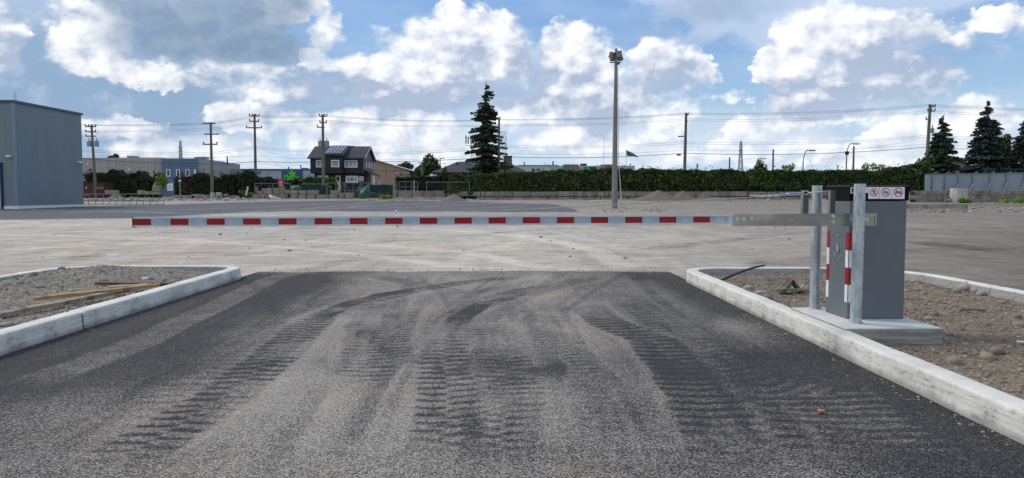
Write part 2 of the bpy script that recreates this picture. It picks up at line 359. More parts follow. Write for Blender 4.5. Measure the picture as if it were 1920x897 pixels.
# --- driveway of fresh asphalt
ys = [-5.0]
while ys[-1] < YEND:
    y = ys[-1]; ys.append(y+(.12 if y < 2.6 else max(.012, .0034*y)))
ys = np.array(ys); ys[-1] = YEND
xs = np.linspace(XL-.06, XR+.06, 330)
X, Y = np.meshgrid(xs, ys)
ee = .34*(fbm(xs*1.3, xs*0, 5, 5)-.5)+.10*(fbm(xs*9, xs*0, 6, 3)-.5); Ye = Y+ee[None, :]*sstep(10.6, 11.5, Y)
T = [
 ([(170,900),(330,800),(425,742),(530,655),(595,597),(680,566),(772,545),(865,531),(990,517)], .44, .155, .95, 'd', 1),
 ([(60,897),(240,790),(345,725),(450,655),(520,600),(600,570),(690,548)], .34, .15, .32, 'd', 2),
 ([(775,560),(748,600),(726,640),(735,675),(758,700)], .40, .15, .85, 'd', 3),
 ([(720,560),(690,610),(690,650),(690,690),(668,720),(640,745)], .46, .15, .70, 'd', 4),
 ([(1060,530),(985,545),(911,566),(862,590),(838,625),(832,680),(840,740),(836,800),(828,897)], .42, .15, .85, 'd', 5),
 ([(1120,520),(1000,546),(925,578),(885,615),(880,650),(905,690),(960,720),(960,790)], .46, .15, .62, 'd', 6),
 ([(905,600),(920,640),(950,690),(952,760),(938,830),(945,900)], .44, .15, .85, 'd', 7),
 ([(940,560),(990,600),(1010,640),(990,690),(1000,760),(1010,897)], .40, .15, .45, 'd', 8),
 ([(985,545),(1003,592),(1030,640),(1075,690),(1130,740)], .40, .15, .5, 'd', 9),
 ([(1150,560),(1250,620),(1340,690),(1420,770),(1500,897)], .36, .15, .55, 'd', 71),
 ([(1030,560),(1050,620),(1090,700),(1120,800),(1130,897)], .34, .15, .5, 'd', 72),
 ([(860,640),(850,700),(862,800),(868,897)], .34, .15, .6, 'd', 73),
 ([(1090,570),(1140,605),(1225,640),(1277,695),(1332,775),(1375,850),(1400,900)], .46, .17, .9, 'd', 10),
 ([(1180,560),(1230,600),(1330,660),(1400,720),(1440,800)], .45, .16, .5, 'd', 11),
 ([(1330,700),(1520,745),(1600,800),(1680,897)], .62, .16, .95, 'l', 12),
 ([(1440,690),(1560,735),(1680,820),(1800,900)], .52, .15, .85, 'l', 13),
 ([(1290,640),(1400,690),(1500,780),(1540,897)], .5, .16, .45, 'l', 14),
 ([(0,742),(255,646),(401,577),(500,528),(560,508)], .40, .1, 1.15, 's', 15),
 ([(0,700),(200,630),(330,580),(430,540)], .16, .1, .2, 's', 16),
 ([(560,560),(575,535),(560,515)], .9, .16, .35, 'd', 17),
 ([(690,515),(760,530),(840,545),(905,585)], .4, .15, .5, 'd', 18),
 ([(965,630),(960,665),(955,715),(950,740)], .85, .2, .95, 'k', 19),
 ([(950,800),(930,897)], .8, .2, .55, 'k', 20),
 ([(1230,640),(1290,700),(1350,800)], .5, .2, .5, 'k', 21),
 ([(575,612),(640,575),(720,552),(800,540)], .26, .2, 1.0, 'k', 22),
 ([(990,553),(905,570),(862,598),(845,630)], .26, .2, 1.0, 'k', 23),
 ([(735,575),(728,640),(742,690)], .22, .2, .7, 'k', 65),
 ([(690,600),(684,650),(690,690)], .2, .2, .6, 'k', 66),
 ([(640,740),(690,715),(760,700)], .2, .2, .5, 'k', 24),
 ([(120,897),(330,740),(520,610),(700,560),(900,540),(1050,512)], .3, .14, .5, 's', 61),
 ([(330,897),(470,740),(600,640),(760,580),(860,560)], .22, .14, .35, 's', 62),
 ([(700,897),(760,740),(790,640),(860,590),(1000,558),(1120,545)], .26, .14, .45, 's', 63),
 ([(1060,897),(1040,760),(985,650),(960,590),(1010,560)], .22, .14, .40, 's', 64),
 ([(1000,900),(1090,700),(1075,600),(1040,540),(1030,515)], .5, .14, .30, 'l', 25),
 ([(480,897),(620,740),(690,640),(700,560),(660,515)], .5, .14, .30, 'l', 26),
 ([(1300,900),(1200,760),(1130,640),(1110,560),(1120,515)], .5, .14, .25, 'l', 27),
]
for k_ in range(26):
    q_ = rng.uniform(-1, 1); a_ = 946+q_*420; b__ = 946+q_*900+rng.uniform(-90, 90); c_ = a_+rng.uniform(-120, 190)
    T.append(([(b__, 897), ((b__*.55+a_*.45), 720), (a_+rng.uniform(-25, 25), 600), ((a_+c_)/2, 548), (c_, 512)], rng.uniform(.07, .16), .14, rng.uniform(.10, .30)*(1.5 if k_ % 2 else 1), 's' if k_ % 2 else 'k', 100+k_))
dk, lt = tracks(X, Y, T)
pxr, pyr = proj(X, Y, X*0)
# dust: thick in the middle, bare fresh asphalt along both kerbs
lw = fbm(X*.6, Y*.25, 31, 3)-.5; DW = .9; lw2 = fbm(X*1.6, Y*.7, 33, 4)-.5
eL = np.interp(Y, [2, 4, 6, 8, 10, 11.5], [-2.35, -2.45, -2.55, -2.75, -3.0, -3.15])
eR = np.interp(Y, [2.6, 3.3, 4.2, 5.2, 6.5, 8, 10, 11.5], [1.75, 1.55, 1.15, 1.05, 1.1, 1.2, 1.45, 1.7])
Xn = X+.85*sstep(5.5, 2.8, Y)*(X < -1)+lw*.9+.25*(fbm(X*2, Y*1.2, 37, 4)-.5)
dust = sstep(-2.75, -1.55, Xn)*(1-.36*sstep(.35, 1.1, Xn)-.60*sstep(1.45, 2.05, Xn))
dust = dust*(.80+.50*lw2)
dust = dust*(1-.18*sstep(5, 3, Y)*sstep(-.4, -2.2, X))
dust = dust+.10*sstep(.1, .35, lw2)
# dusty spill against the right kerb
dust = np.maximum(dust, .75*np.exp(-(((X-1.98)/.33)**2+((Y-6.6)/.8)**2)))
dust = np.maximum(dust, .75*np.exp(-((Y-11.6)/.30)**2)*sstep(.3, .65, fbm(X*1.7, Y*4, 39, 4)+.12))
m, nt, b = newmat('fresh_asphalt')
g = nt.geo(); fine = nt.vor(g, 150, 'F1', 0); cc = nt.xyz(nt.vor(g, 150, 'F1', 0, out='Color'))[0]
mott = nt.noise(g, 75, 3, .75); big = nt.noise(g, 1.6, 7, .62); med = nt.noise(g, 9, 5, .65)
streak = nt.noise(nt.vm('MULTIPLY', g, (9, .5, 1)), 1.0, 6, .7); cross = nt.noise(nt.vm('MULTIPLY', g, (1.1, 9, 1)), 1.0, 5, .65, .6)
A_d, A_k, A_l = nt.attr('dust'), nt.attr('dark'), nt.attr('light')
cov = A_d
for n_, w_ in ((mott, .30), (streak, .42), (big, .42), (med, .35), (cross, .38)):
    cov = nt.math('ADD', cov, nt.math('MULTIPLY', nt.math('SUBTRACT', n_, .5), w_))
cov = nt.math('SUBTRACT', cov, nt.math('MULTIPLY', A_k, .88))
cov = nt.math('ADD', cov, nt.math('MULTIPLY', A_l, .50))
tip = nt.math('ADD', cc, nt.math('MULTIPLY', nt.math('SUBTRACT', .5, fine), .4))
f = nt.ss(nt.math('ADD', nt.math('MULTIPLY', cov, .85), nt.math('MULTIPLY', nt.math('SUBTRACT', tip, .6), .70)), .0, 1.15)
dcl = nt.mix(nt.ss(big, .35, .65), lin(150,144,134), lin(141,137,130))
dcl = nt.mix(nt.rng(cc, .3, 1, 0, .55), dcl, lin(196,188,175))
dcl = nt.mix(nt.math('MULTIPLY', nt.ss(nt.noise(g, .9, 3, .5), .5, .7), .3), dcl, lin(172,152,126))
base = nt.mix(nt.rng(cc, .6, 1, 0, .6), lin(44,43,45), lin(90,88,88))
col = nt.mix(f, base, dcl)
nt.put(b.inputs['Base Color'], col); b.inputs['Roughness'].default_value = .85; b.inputs['Specular IOR Level'].default_value = .22
bump(nt, b, nt.math('ADD', nt.math('MULTIPLY', fine, -.8), nt.math('MULTIPLY', med, 1.2)), .45, .007)
ny, nx = X.shape
def gridfaces(ny, nx):
    i = np.arange(ny-1)[:, None]*nx+np.arange(nx-1)[None, :]
    return np.stack([i, i+1, i+nx+1, i+nx], -1).reshape(-1, 4)
Z = .004+.003*(fbm(X*1.5, Y*1.5, 3, 3)-.5)-.004*dk
road = npmesh('road', np.stack([X, Ye, Z], -1).reshape(-1, 3), gridfaces(ny, nx), m, attrs={'dust': dust, 'dark': dk, 'light': lt}, smooth=True)
tag(road, 'dusty black asphalt driveway crossed by curved tyre tracks', 'road', kind='structure')

# --- the yard: one fan of ground from the driveway to the far wall
inv = np.concatenate([np.linspace(1/8.0, 1/70.0, 420), np.linspace(1/69.0, 1/190.0, 60)])
ysf = np.concatenate([np.linspace(-6, 7.8, 24), 1/inv])
ts = np.linspace(-1, 1, 560); Yf, Tf = np.meshgrid(ysf, ts, indexing='ij'); Xf = Tf*(Yf+12)*.95
pxf, pyf = proj(Xf, Yf, gz(Yf))
gx = [0, 240, 480, 720, 960, 1200, 1440, 1680, 1920]
gyv = [372, 380, 392, 405, 420, 445, 470, 500, 530, 560, 700]
tone = np.array([
 [118,120,120,115,112,112,112,110,110],
 [130,138,135,128,124,120,114,112,112],
 [130,140,140,134,132,122,116,114,112],
 [148,146,146,142,138,130,120,112,108],
 [160,154,148,152,152,142,130,118,108],
 [156,152,150,156,158,150,138,116,102],
 [150,150,150,154,156,148,134,112,98],
 [144,150,150,148,156,146,132,112,100],
 [138,150,150,150,150,140,126,110,98],
 [135,140,140,140,140,135,120,104,92],
 [130,130,130,130,130,125,110,95,85]], float)
def bil(px, py):
    ix = np.clip(np.searchsorted(gx, px)-1, 0, len(gx)-2); iy = np.clip(np.searchsorted(gyv, py)-1, 0, len(gyv)-2)
    gxa, gya = np.array(gx), np.array(gyv)
    fx = np.clip((px-gxa[ix])/(gxa[ix+1]-gxa[ix]), 0, 1); fy = np.clip((py-gya[iy])/(gya[iy+1]-gya[iy]), 0, 1)
    return (tone[iy, ix]*(1-fx)+tone[iy, ix+1]*fx)*(1-fy)+(tone[iy+1, ix]*(1-fx)+tone[iy+1, ix+1]*fx)*fy
tn = bil(pxf, pyf)/255.0
# far asphalt lane
lo = np.interp(pxf, [-400, 0, 120, 250, 380, 480, 600, 800, 1098], [414, 412, 411, 409, 403, 398, 396, 397, 398.5])
hi = np.interp(pxf, [-400, 0, 160, 300, 450, 640, 840, 1040, 1098], [390, 390, 387, 384.5, 379.5, 376.5, 377.5, 384, 398])
wbl = 1.0*(fbm(Xf*.5, Yf*.15, 71, 4)-.5)
asph = sstep(-1.6, 1.2, pyf-hi+wbl)*sstep(-1.8, 1.4, lo-pyf+wbl*2.5)*(1-sstep(1070, 1098, pxf+20*wbl))
d2 = sstep(1700, 1800, pxf)*sstep(500, 520, pyf)
YT = [
 ([(0,392),(200,396),(420,402),(700,410)], .7, .3, .6, 's', 41), ([(300,412),(520,398),(700,386),(860,380)], .5, .3, .7, 's', 42),
 ([(420,400),(560,392),(660,384),(720,377)], .5, .3, .6, 's', 43), ([(640,392),(800,388),(960,380),(1000,378)], .6, .3, .6, 's', 44),
 ([(700,396),(860,392),(1000,386)], .5, .3, .5, 's', 45), ([(100,400),(300,395),(500,388),(640,381)], .6, .3, .5, 's', 46),
 ([(0,440),(300,446),(620,470),(900,505)], .5, .2, .8, 's', 47), ([(0,470),(260,455),(560,452),(860,470),(1050,508)], .5, .2, .8, 's', 48),
 ([(1180,508),(1120,470),(1000,445),(820,430)], .6, .25, .9, 's', 49), ([(1230,505),(1150,460),(1020,430),(860,418)], .4, .25, .7, 'l', 50),
 ([(560,508),(700,480),(1000,470),(1300,480)], .5, .25, .5, 'k', 51), ([(300,490),(620,462),(900,440),(1100,425)], .5, .25, .5, 'k', 52),
 ([(1200,470),(1450,440),(1700,430),(1920,436)], .7, .25, .6, 'k', 53), ([(1400,500),(1700,470),(1920,462)], .8, .25, .7, 'k', 54),
 ([(1700,452),(1920,476)], 1.2, .3, .9, 'k', 55), ([(1500,420),(1920,424)], 1.2, .3, .6, 's', 56), ([(1710,442),(1920,447)], .8, .3, .8, 's', 57),
 ([(1760,505),(1920,530)], .5, .2, .7, 'd', 58), ([(1100,425),(1300,418),(1600,412)], 1.0, .3, .6, 'k', 59),
 ([(720,475),(790,478)], .5, .3, .9, 'k', 60), ([(180,430),(420,424),(700,431)], .5, .25, .5, 'k', 61), ([(0,495),(200,478),(500,470)], .35, .2, .5, 'k', 62),
 ([(620,508),(800,462),(1020,442),(1300,440)], .4, .2, .6, 'l', 63), ([(820,508),(900,470),(980,450)], .5, .2, .7, 'l', 64)]
dk2, lt2 = tracks(Xf, Yf, YT)
m, nt, b = newmat('yard_dirt')
g = nt.geo(); A_t, A_a, A_k, A_l = nt.attr('tone'), nt.attr('asph'), nt.attr('dark'), nt.attr('light')
n_st = nt.noise(nt.vm('MULTIPLY', g, (.55, 2.2, 1)), 1.1, 7, .68, 1.2)
n_st2 = nt.noise(nt.vm('MULTIPLY', g, (1.6, .35, 1)), .8, 6, .65, .8)
n_fs = nt.noise(nt.vm('MULTIPLY', g, (.9, 7, 1)), 1.3, 6, .7, .8); n_fx = nt.noise(nt.vm('MULTIPLY', g, (5, 1.2, 1)), 1.1, 5, .7, 1.5); n_b = nt.noise(g, .22, 4, .6); n_f = nt.noise(g, 24, 5, .75); n_m = nt.noise(g, 3.5, 5, .65)
grav = nt.vor(g, 42, 'F1', 0); gc = nt.xyz(nt.vor(g, 42, 'F1', 0, out='Color'))[0]
t = nt.math('MULTIPLY', nt.math('POWER', A_t, 2.2), 1.28)
var = nt.math('ADD', nt.math('MULTIPLY', nt.math('SUBTRACT', n_st, .5), 1.15), nt.math('MULTIPLY', nt.math('SUBTRACT', n_st2, .5), .7))
var = nt.math('ADD', var, nt.math('MULTIPLY', nt.math('SUBTRACT', n_fs, .5), 1.5))
var = nt.math('ADD', var, nt.math('MULTIPLY', nt.math('SUBTRACT', n_fx, .5), .45))
var = nt.math('ADD', var, nt.math('MULTIPLY', nt.math('SUBTRACT', n_m, .5), .35))
var = nt.math('ADD', var, nt.math('MULTIPLY', nt.math('SUBTRACT', n_f, .5), .55))
var = nt.math('ADD', var, nt.math('MULTIPLY', nt.math('SUBTRACT', gc, .5), .18))
var = nt.math('SUBTRACT', var, nt.math('MULTIPLY', A_k, .5))
var = nt.math('ADD', var, nt.math('MULTIPLY', A_l, .34))
t = nt.math('MULTIPLY', t, nt.math('MAXIMUM', nt.math('ADD', var, 1.0), .25))
hue = nt.mix(nt.ss(n_b, .38, .62), (1.05, .98, .84, 1), (1.12, .97, .80, 1))
hue = nt.mix(nt.math('MULTIPLY', nt.ss(n_st, .55, .72), .8), hue, (1.03, .985, .89, 1))
vv = nt.n.new('ShaderNodeCombineColor'); [nt.put(vv.inputs[i], t) for i in range(3)]
hue = nt.mix(nt.math('MULTIPLY', nt.ss(A_t, .52, .40), .8), hue, (1.13, .97, .80, 1)); dirt = nt.mix(1, vv.outputs[0], hue, 'MULTIPLY')
asc = nt.mix(nt.ss(nt.math('ADD', nt.math('MULTIPLY', var, .35), nt.math('MULTIPLY', A_l, .75)), -.1, .75), lin(92,94,100), lin(150,148,144))
col = nt.mix(nt.ss(nt.math('ADD', A_a, nt.math('MULTIPLY', var, .35)), .25, .75), dirt, asc)
nt.put(b.inputs['Base Color'], col); b.inputs['Roughness'].default_value = .93; b.inputs['Specular IOR Level'].default_value = .15
bump(nt, b, nt.math('ADD', n_m, nt.math('MULTIPLY', n_f, .5)), .35, .02)
bmp = (fbm(Xf*.35, Yf*1.2, 91, 5)-.5)*.06*sstep(11.8, 15, Yf)*(1-sstep(20, 30, Yf)*.0)
Zf = gz(Yf)-.012*(1-sstep(11.3, 11.9, Yf))+bmp
yard = npmesh('ground', np.stack([Xf, Yf, Zf], -1).reshape(-1, 3), gridfaces(*Xf.shape), m, attrs={'tone': tn*.985, 'asph': asph, 'dark': dk2, 'light': lt2}, smooth=True)
tag(yard, 'dusty dirt yard with a grey asphalt lane across its far side', 'ground', kind='structure')
mb = MB()
yb = [-900, -7, 0, 11, 20, 30, 42, 72, 80, 190, 4500]; xb = [-4500, -220, -60, 60, 220, 4500]
for j in range(len(yb)-1):
    for i in range(len(xb)-1):
        mb.quad(*[(x, y, float(gz(y))-.09) for x, y in ((xb[i], yb[j]), (xb[i+1], yb[j]), (xb[i+1], yb[j+1]), (xb[i], yb[j+1]))])
tag(mb.build('terrain', simple('far_ground', (128,124,112), (96,104,84), .05, .95)), 'flat ground reaching the horizon behind the yard', 'ground', kind='structure')

# ================================================================== kerbs and islands
KM, nt, b = newmat('kerb_concrete')
g = nt.geo(); nz = nt.xyz(nt.geo('Normal'))[2]
w1 = nt.noise(g, 3, 6, .65); w2 = nt.noise(nt.vm('MULTIPLY', g, (3, 3, 60)), 1.0, 5, .7); sp = nt.noise(g, 38, 4, .75); blot = nt.noise(nt.vm('MULTIPLY', g, (1, 1, 2.5)), 15, 6, .75)
col = nt.mix(nt.ss(w1, .35, .7), lin(218,216,207), lin(196,194,185))
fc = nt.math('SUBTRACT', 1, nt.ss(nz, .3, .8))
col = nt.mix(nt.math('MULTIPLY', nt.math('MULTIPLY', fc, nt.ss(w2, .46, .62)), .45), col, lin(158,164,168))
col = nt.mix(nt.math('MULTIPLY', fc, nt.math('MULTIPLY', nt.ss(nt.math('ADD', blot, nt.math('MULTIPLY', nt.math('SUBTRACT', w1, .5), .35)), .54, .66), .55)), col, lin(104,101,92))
col = nt.mix(nt.math('MULTIPLY', nt.ss(sp, .60, .72), .7), col, lin(112,108,98))
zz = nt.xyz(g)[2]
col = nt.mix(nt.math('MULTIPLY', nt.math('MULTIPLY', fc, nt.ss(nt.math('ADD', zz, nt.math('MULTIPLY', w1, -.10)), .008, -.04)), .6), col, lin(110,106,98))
col = nt.mix(nt.math('MULTIPLY', nt.ss(nt.attr('gap'), .5, .9), .85), col, lin(60,58,54)); inn = nt.ss(nt.attr('inner'), .4, .6)
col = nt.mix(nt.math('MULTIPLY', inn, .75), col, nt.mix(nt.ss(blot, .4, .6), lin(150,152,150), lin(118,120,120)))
nt.put(b.inputs['Base Color'], col); b.inputs['Roughness'].default_value = .85; b.inputs['Specular IOR Level'].default_value = .25
bump(nt, b, nt.math('ADD', w2, nt.math('ADD', blot, sp)), .4, .004)
def arcpath(pts, rad):
    """polyline with rounded corners (radius per corner), resampled to 4 cm"""
    out = [np.array(pts[0], float)]
    for i in range(1, len(pts)-1):
        p, a, c = np.array(pts[i], float), np.array(pts[i-1], float), np.array(pts[i+1], float)
        u = (a-p)/np.linalg.norm(a-p); v = (c-p)/np.linalg.norm(c-p); r = rad[i-1]
        for k_ in range(13):
            t = k_/12; q0 = p+u*r; q2 = p+v*r; out.append((1-t)**2*q0+2*t*(1-t)*(p+ (u+v)*r*.02)+t*t*q2)
    out.append(np.array(pts[-1], float)); out = np.array(out)
    s = np.concatenate([[0], np.cumsum(np.hypot(*np.diff(out, axis=0).T))])
    q = np.arange(0, s[-1], .04); return np.stack([np.interp(q, s, out[:, 0]), np.interp(q, s, out[:, 1])], -1), q
def kerb(name, pts, rad, side, label, joints, seed):
    path, s = arcpath(pts, rad)
    t = np.gradient(path, axis=0); t /= np.linalg.norm(t, axis=1)[:, None]
    nrm = np.stack([-t[:, 1], t[:, 0]], -1)*side          # towards the island
    prof = [(-.010, -.03, 0), (-.008, .01, 0), (-.004, .05, 0), (0, .10, 0), (.002, .136, 0), (.006, .145, 0), (.014, .151, 0), (.03, .153, 0), (.08, .154, 0), (.135, .153, 0), (.146, .150, .0), (.152, .143, .3), (.154, .13, 1), (.155, .09, 1), (.156, .04, 1), (.157, -.03, 1)]
    n, k_ = len(path), len(prof); V = np.zeros((n, k_, 3)); A_ = np.zeros((n, k_))
    gap = np.zeros(n)
    for j in joints:
        gap[np.argmin(abs(s-j))] = 1
    for j, (o, z, a) in enumerate(prof):
        dn = .006*(fbm(s*6, s*0+j*.8, seed, 4)-.5)+.006*(fbm(s*1.2, s*0, seed+3, 2)-.5)-gap*(-.022 if o < .05 else .016)
        V[:, j, 0] = path[:, 0]+nrm[:, 0]*(o+dn); V[:, j, 1] = path[:, 1]+nrm[:, 1]*(o+dn)
        V[:, j, 2] = z+.006*(fbm(s*3, s*0+j*.5, seed+7, 3)-.5)-gap*.02*(z > .1)+.006*(fbm(s*.5, s*0, seed+9, 2)-.5); A_[:, j] = a
    o = npmesh(name, V.reshape(-1, 3), gridfaces(n, k_), KM, attrs={'inner': A_, 'gap': np.repeat(gap[:, None], k_, 1)}, smooth=True)
    return tag(o, label, 'kerb', 'concrete kerbs of the two islands')
YA = -4.0
LI = [(XL, YA), (XL, 10.95), (-6.25, 10.95), (-6.35, YA)]
RI = [(XR, YA), (XR, 10.62), (5.42, 10.62), (5.42, YA)]
kerb('kerb', LI, [.55, .9], 1, 'white concrete kerb ringing the left island with wooden boards', [14.2, 10.6, 17.8], 11)
kerb('kerb', RI, [.62, 1.3], -1, 'white concrete kerb ringing the right island under the barrier cabinet', [13.75, 7.1, 8.6+5.6, 19.2], 23)
print('XL XR', XL, XR)
def soil(name, x0, x1, y1, zf, mat_, label, seed):
    xs_ = np.arange(x0, x1+.001, .03)
    ys_ = [YA]
    while ys_[-1] < y1: ys_.append(ys_[-1]+(.12 if ys_[-1] < 2.5 else .03))
    X_, Y_ = np.meshgrid(xs_, np.array(ys_)); Z_ = zf(X_, Y_)
    return tag(npmesh(name, np.stack([X_, Y_, Z_], -1).reshape(-1, 3), gridfaces(*X_.shape), mat_, smooth=True), label, 'soil', kind='structure')
def soilmat(name, a, b_, c):
    m, nt, b = newmat(name); g = nt.geo()
    n1 = nt.noise(g, 2.4, 7, .7); n2 = nt.noise(g, 30, 5, .8); v = nt.vor(g, 75, 'F1'); vc = nt.xyz(nt.vor(g, 75, 'F1', out='Color'))[0]
    col = nt.mix(nt.ss(n1, .38, .62), lin(*a), lin(*b_))
    col = nt.mix(nt.rng(vc, .5, 1, 0, .7), col, lin(*c))
    col = nt.mix(nt.math('MULTIPLY', nt.ss(n2, .52, .36), .7), col, lin(84,76,66))
    nt.put(b.inputs['Base Color'], col); b.inputs['Roughness'].default_value = .95; b.inputs['Specular IOR Level'].default_value = .1
    bump(nt, b, nt.math('SUBTRACT', n2, v), .7, .012); return m
SG = soilmat('grey_gravel_soil', (142,134,120), (118,109,95), (186,180,168))
SB = soilmat('brown_gravel_soil', (134,119,100), (108,95,80), (178,167,152))
def gau(x, y, cx, cy, sx, sy): return np.exp(-(((x-cx)/sx)**2+((y-cy)/sy)**2))
def zl(x, y): return .065+.15*gau(x, y, -5.3, 9.9, .75, .8)+.05*gau(x, y, -4.4, 10.4, .7, .3)+.04*gau(x, y, -5.7, 8.2, .5, 1)-.03*gau(x, y, -4.0, 9, .2, 1.5)+.05*(fbm(x*2, y*2, 41, 5)-.5)+.022*(fbm(x*11, y*11, 42, 3)-.5)
def zr(x, y): return .045+.055*gau(x, y, 3.4, 9.9, .9, .35)+.03*gau(x, y, 4.8, 8.6, .4, .6)+.03*gau(x, y, 2.9, 4.9, .3, .5)+.045*(fbm(x*2, y*2, 51, 5)-.5)+.018*(fbm(x*12, y*12, 52, 3)-.5)
soil('soil', -6.25, XL-.1, 10.86, zl, SG, 'grey gravel and soil filling the left island', 1)
soil('soil', XR+.1, 5.3, 10.52, zr, SB, 'brown stony soil filling the right island', 2)
# stones
ico = []
ph_ = (1+5**.5)/2
for a_ in (-1, 1):
    for b_ in (-ph_, ph_): ico += [(0, a_, b_), (a_, b_, 0), (b_, 0, a_)]
ico = np.array(ico, float); ico /= np.linalg.norm(ico[0])
import itertools
tri = [t_ for t_ in itertools.combinations(range(12), 3) if all(abs(np.linalg.norm(ico[t_[i]]-ico[t_[j]])-1.0515) < .02 for i, j in ((0, 1), (0, 2), (1, 2)))]
tri = [t_ if np.dot(np.cross(ico[t_[1]]-ico[t_[0]], ico[t_[2]]-ico[t_[0]]), ico[t_[0]]) > 0 else (t_[0], t_[2], t_[1]) for t_ in tri]
tri = np.array(tri)
def stones(name, pos, size, mat_, label=None, kind='stuff', cat='gravel', flat=.6, parent=None, origin=None):
    pos = np.asarray(pos, float); n = len(pos); size = np.broadcast_to(size, (n,))
    sc_ = size[:, None]*np.stack([rng.uniform(.7, 1.35, n), rng.uniform(.7, 1.35, n), rng.uniform(.45, .9, n)*flat/.6], -1)
    V = ico[None]*(1+rng.uniform(-.22, .22, (n, 12, 1)))*sc_[:, None, :]
    a = rng.uniform(0, 6.28, n); ca, sa = np.cos(a)[:, None], np.sin(a)[:, None]
    V = np.stack([V[..., 0]*ca-V[..., 1]*sa, V[..., 0]*sa+V[..., 1]*ca, V[..., 2]], -1)+pos[:, None, :]
    Fc = (tri[None]+12*np.arange(n)[:, None, None]).reshape(-1, 3)
    o = npmesh(name, V.reshape(-1, 3), Fc, mat_, origin=origin, parent=parent)
    return tag(o, label, cat, kind=kind) if label else o
def stonemat(name, a, b_, c):
    m, nt, b = newmat(name); r = nt.geo('Random Per Island'); g = nt.noise(nt.geo(), 60, 4, .7)
    col = nt.mix(r, lin(*a), lin(*b_)); col = nt.mix(nt.ss(r, .8, 1), col, lin(*c)); col = nt.mix(nt.rng(g, .4, .65, 0, .4), col, lin(80,76,70))
    nt.put(b.inputs['Base Color'], col); b.inputs['Roughness'].default_value = .9; b.inputs['Specular IOR Level'].default_value = .2; return m
STG = stonemat('grey_stone', (128,126,118), (172,170,162), (200,198,190)); STB = stonemat('brown_stone', (112,101,88), (150,139,126), (182,175,164))
ROCK = stonemat('pale_rock', (150,142,130), (168,160,148), (180,174,164))
def scatter(n, x0, x1, y0, y1, zf, smin, smax, p=2.2, w=None):
    x = rng.uniform(x0, x1, n*2); y = rng.uniform(y0, y1, n*2)
    if w is not None:
        keep = rng.uniform(0, 1, n*2) < w(x, y); x, y = x[keep], y[keep]
    x, y = x[:n], y[:n]; s = smin+(smax-smin)*rng.uniform(0, 1, len(x))**(p*2)
    return np.stack([x, y, zf(x, y)+s*.15], -1), s
pp, ss_ = scatter(9000, -6.15, XL-.18, 4, 10.78, zl, .005, .022)
stones('gravel', pp, ss_, STG, 'loose grey gravel strewn over the left island')
pp, ss_ = scatter(11000, XR+.18, 5.25, 2.5, 10.45, zr, .004, .020)
pb1, sb1 = scatter(260, XR+.2, 5.2, 3, 10.4, zr, .018, .055, 2.2); kb = ~((pb1[:, 0] < 3.3) & (pb1[:, 1] > 5.4) & (pb1[:, 1] < 7.8)); stones('rubble', pb1[kb], sb1[kb], STB, 'larger scattered stones over the brown soil of the right island', cat='rubble')
pb2, sb2 = scatter(220, -6.1, XL-.2, 5, 10.7, zl, .018, .055, 2.2); stones('rubble', pb2, sb2, STG, 'larger scattered stones over the left island gravel', cat='rubble')
keep = ~((pp[:, 0] < 3.2) & (pp[:, 1] > 5.5) & (pp[:, 1] < 7.7))
stones('gravel', pp[keep], ss_[keep], STB, 'loose brown gravel strewn over the right island')
pg1, sg1 = scatter(900, XL+.01, XL+.30, 2.5, 11.3, lambda x, y: x*0+.004, .0015, .008, 2, lambda x, y: np.exp(-(x-XL)/.07))
pg2, sg2 = scatter(1100, XR-.34, XR-.01, 2.5, 10.3, lambda x, y: x*0+.004, .0015, .009, 2, lambda x, y: np.exp(-(XR-x)/.08))
pg3, sg3 = scatter(500, XL+.3, XR-.3, 2.5, 11.7, lambda x, y: x*0+.004, .0015, .007, 2)
pg4, sg4 = scatter(700, XL+.1, XR-.1, 11.0, 11.9, lambda x, y: x*0+.006, .003, .014, 2)
stones('grit', np.concatenate([pg1, pg2, pg3, pg4]), np.concatenate([sg1, sg2, sg3, sg4]), STG, 'fine grit gathered along the kerbs and over the asphalt', cat='grit')
pp, ss_ = scatter(900, -22, 26, 12, 55, lambda x, y: gz(y), .008, .05, 2)
stones('gravel', pp, ss_, STG, 'stray pebbles scattered over the dirt yard')
# ================================================================== barrier gate, posts, plinth
def metal(name, c1, c2, rough=.4, metal_=.7, scale=6, stretch=(1, 1, 1), bumps=0, spot=None):
    m, nt, b = newmat(name); v = nt.vm('MULTIPLY', nt.obj(), stretch)
    n1 = nt.noise(v, scale, 6, .65); n2 = nt.noise(v, scale*5, 3, .6)
    col = nt.mix(nt.ss(n1, .35, .65), lin(*c1), lin(*c2))
    if spot: col = nt.mix(nt.ss(n2, .58, .7), col, lin(*spot))
    nt.put(b.inputs['Base Color'], col); b.inputs['Metallic'].default_value = metal_
    nt.put(b.inputs['Roughness'], nt.rng(n2, .3, .7, rough-.08, rough+.12))
    if bumps: bump(nt, b, n1, bumps, .004)
    return m
GALV = metal('galvanised_steel', (196,204,206), (150,160,166), .42, .55, 5, (3, 3, .8), .3, (214,220,220))
BOX = metal('grey_powder_coat', (102,109,116), (96,103,110), .42, .1, 2)
BLACK = metal('black_powder_coat', (12,12,14), (9,10,12), .7, 0, 3); BLACK.node_tree.nodes['Principled BSDF'].inputs['Specular IOR Level'].default_value = .12
STEEL = metal('brushed_steel', (168,168,164), (132,132,128), .32, .75, 2.5, (1, 1, 2)); DSTEEL = metal('dull_steel', (84,84,84), (72,72,72), .5, .4, 4)
ALU = metal('painted_aluminium', (206,212,218), (190,197,204), .4, .3, 3)
ZINC = metal('bright_zinc', (216,220,224), (180,188,196), .25, .9, 8)
TRED = simple('red_reflective_tape', (162,14,20), (140,12,18), 8, .45)
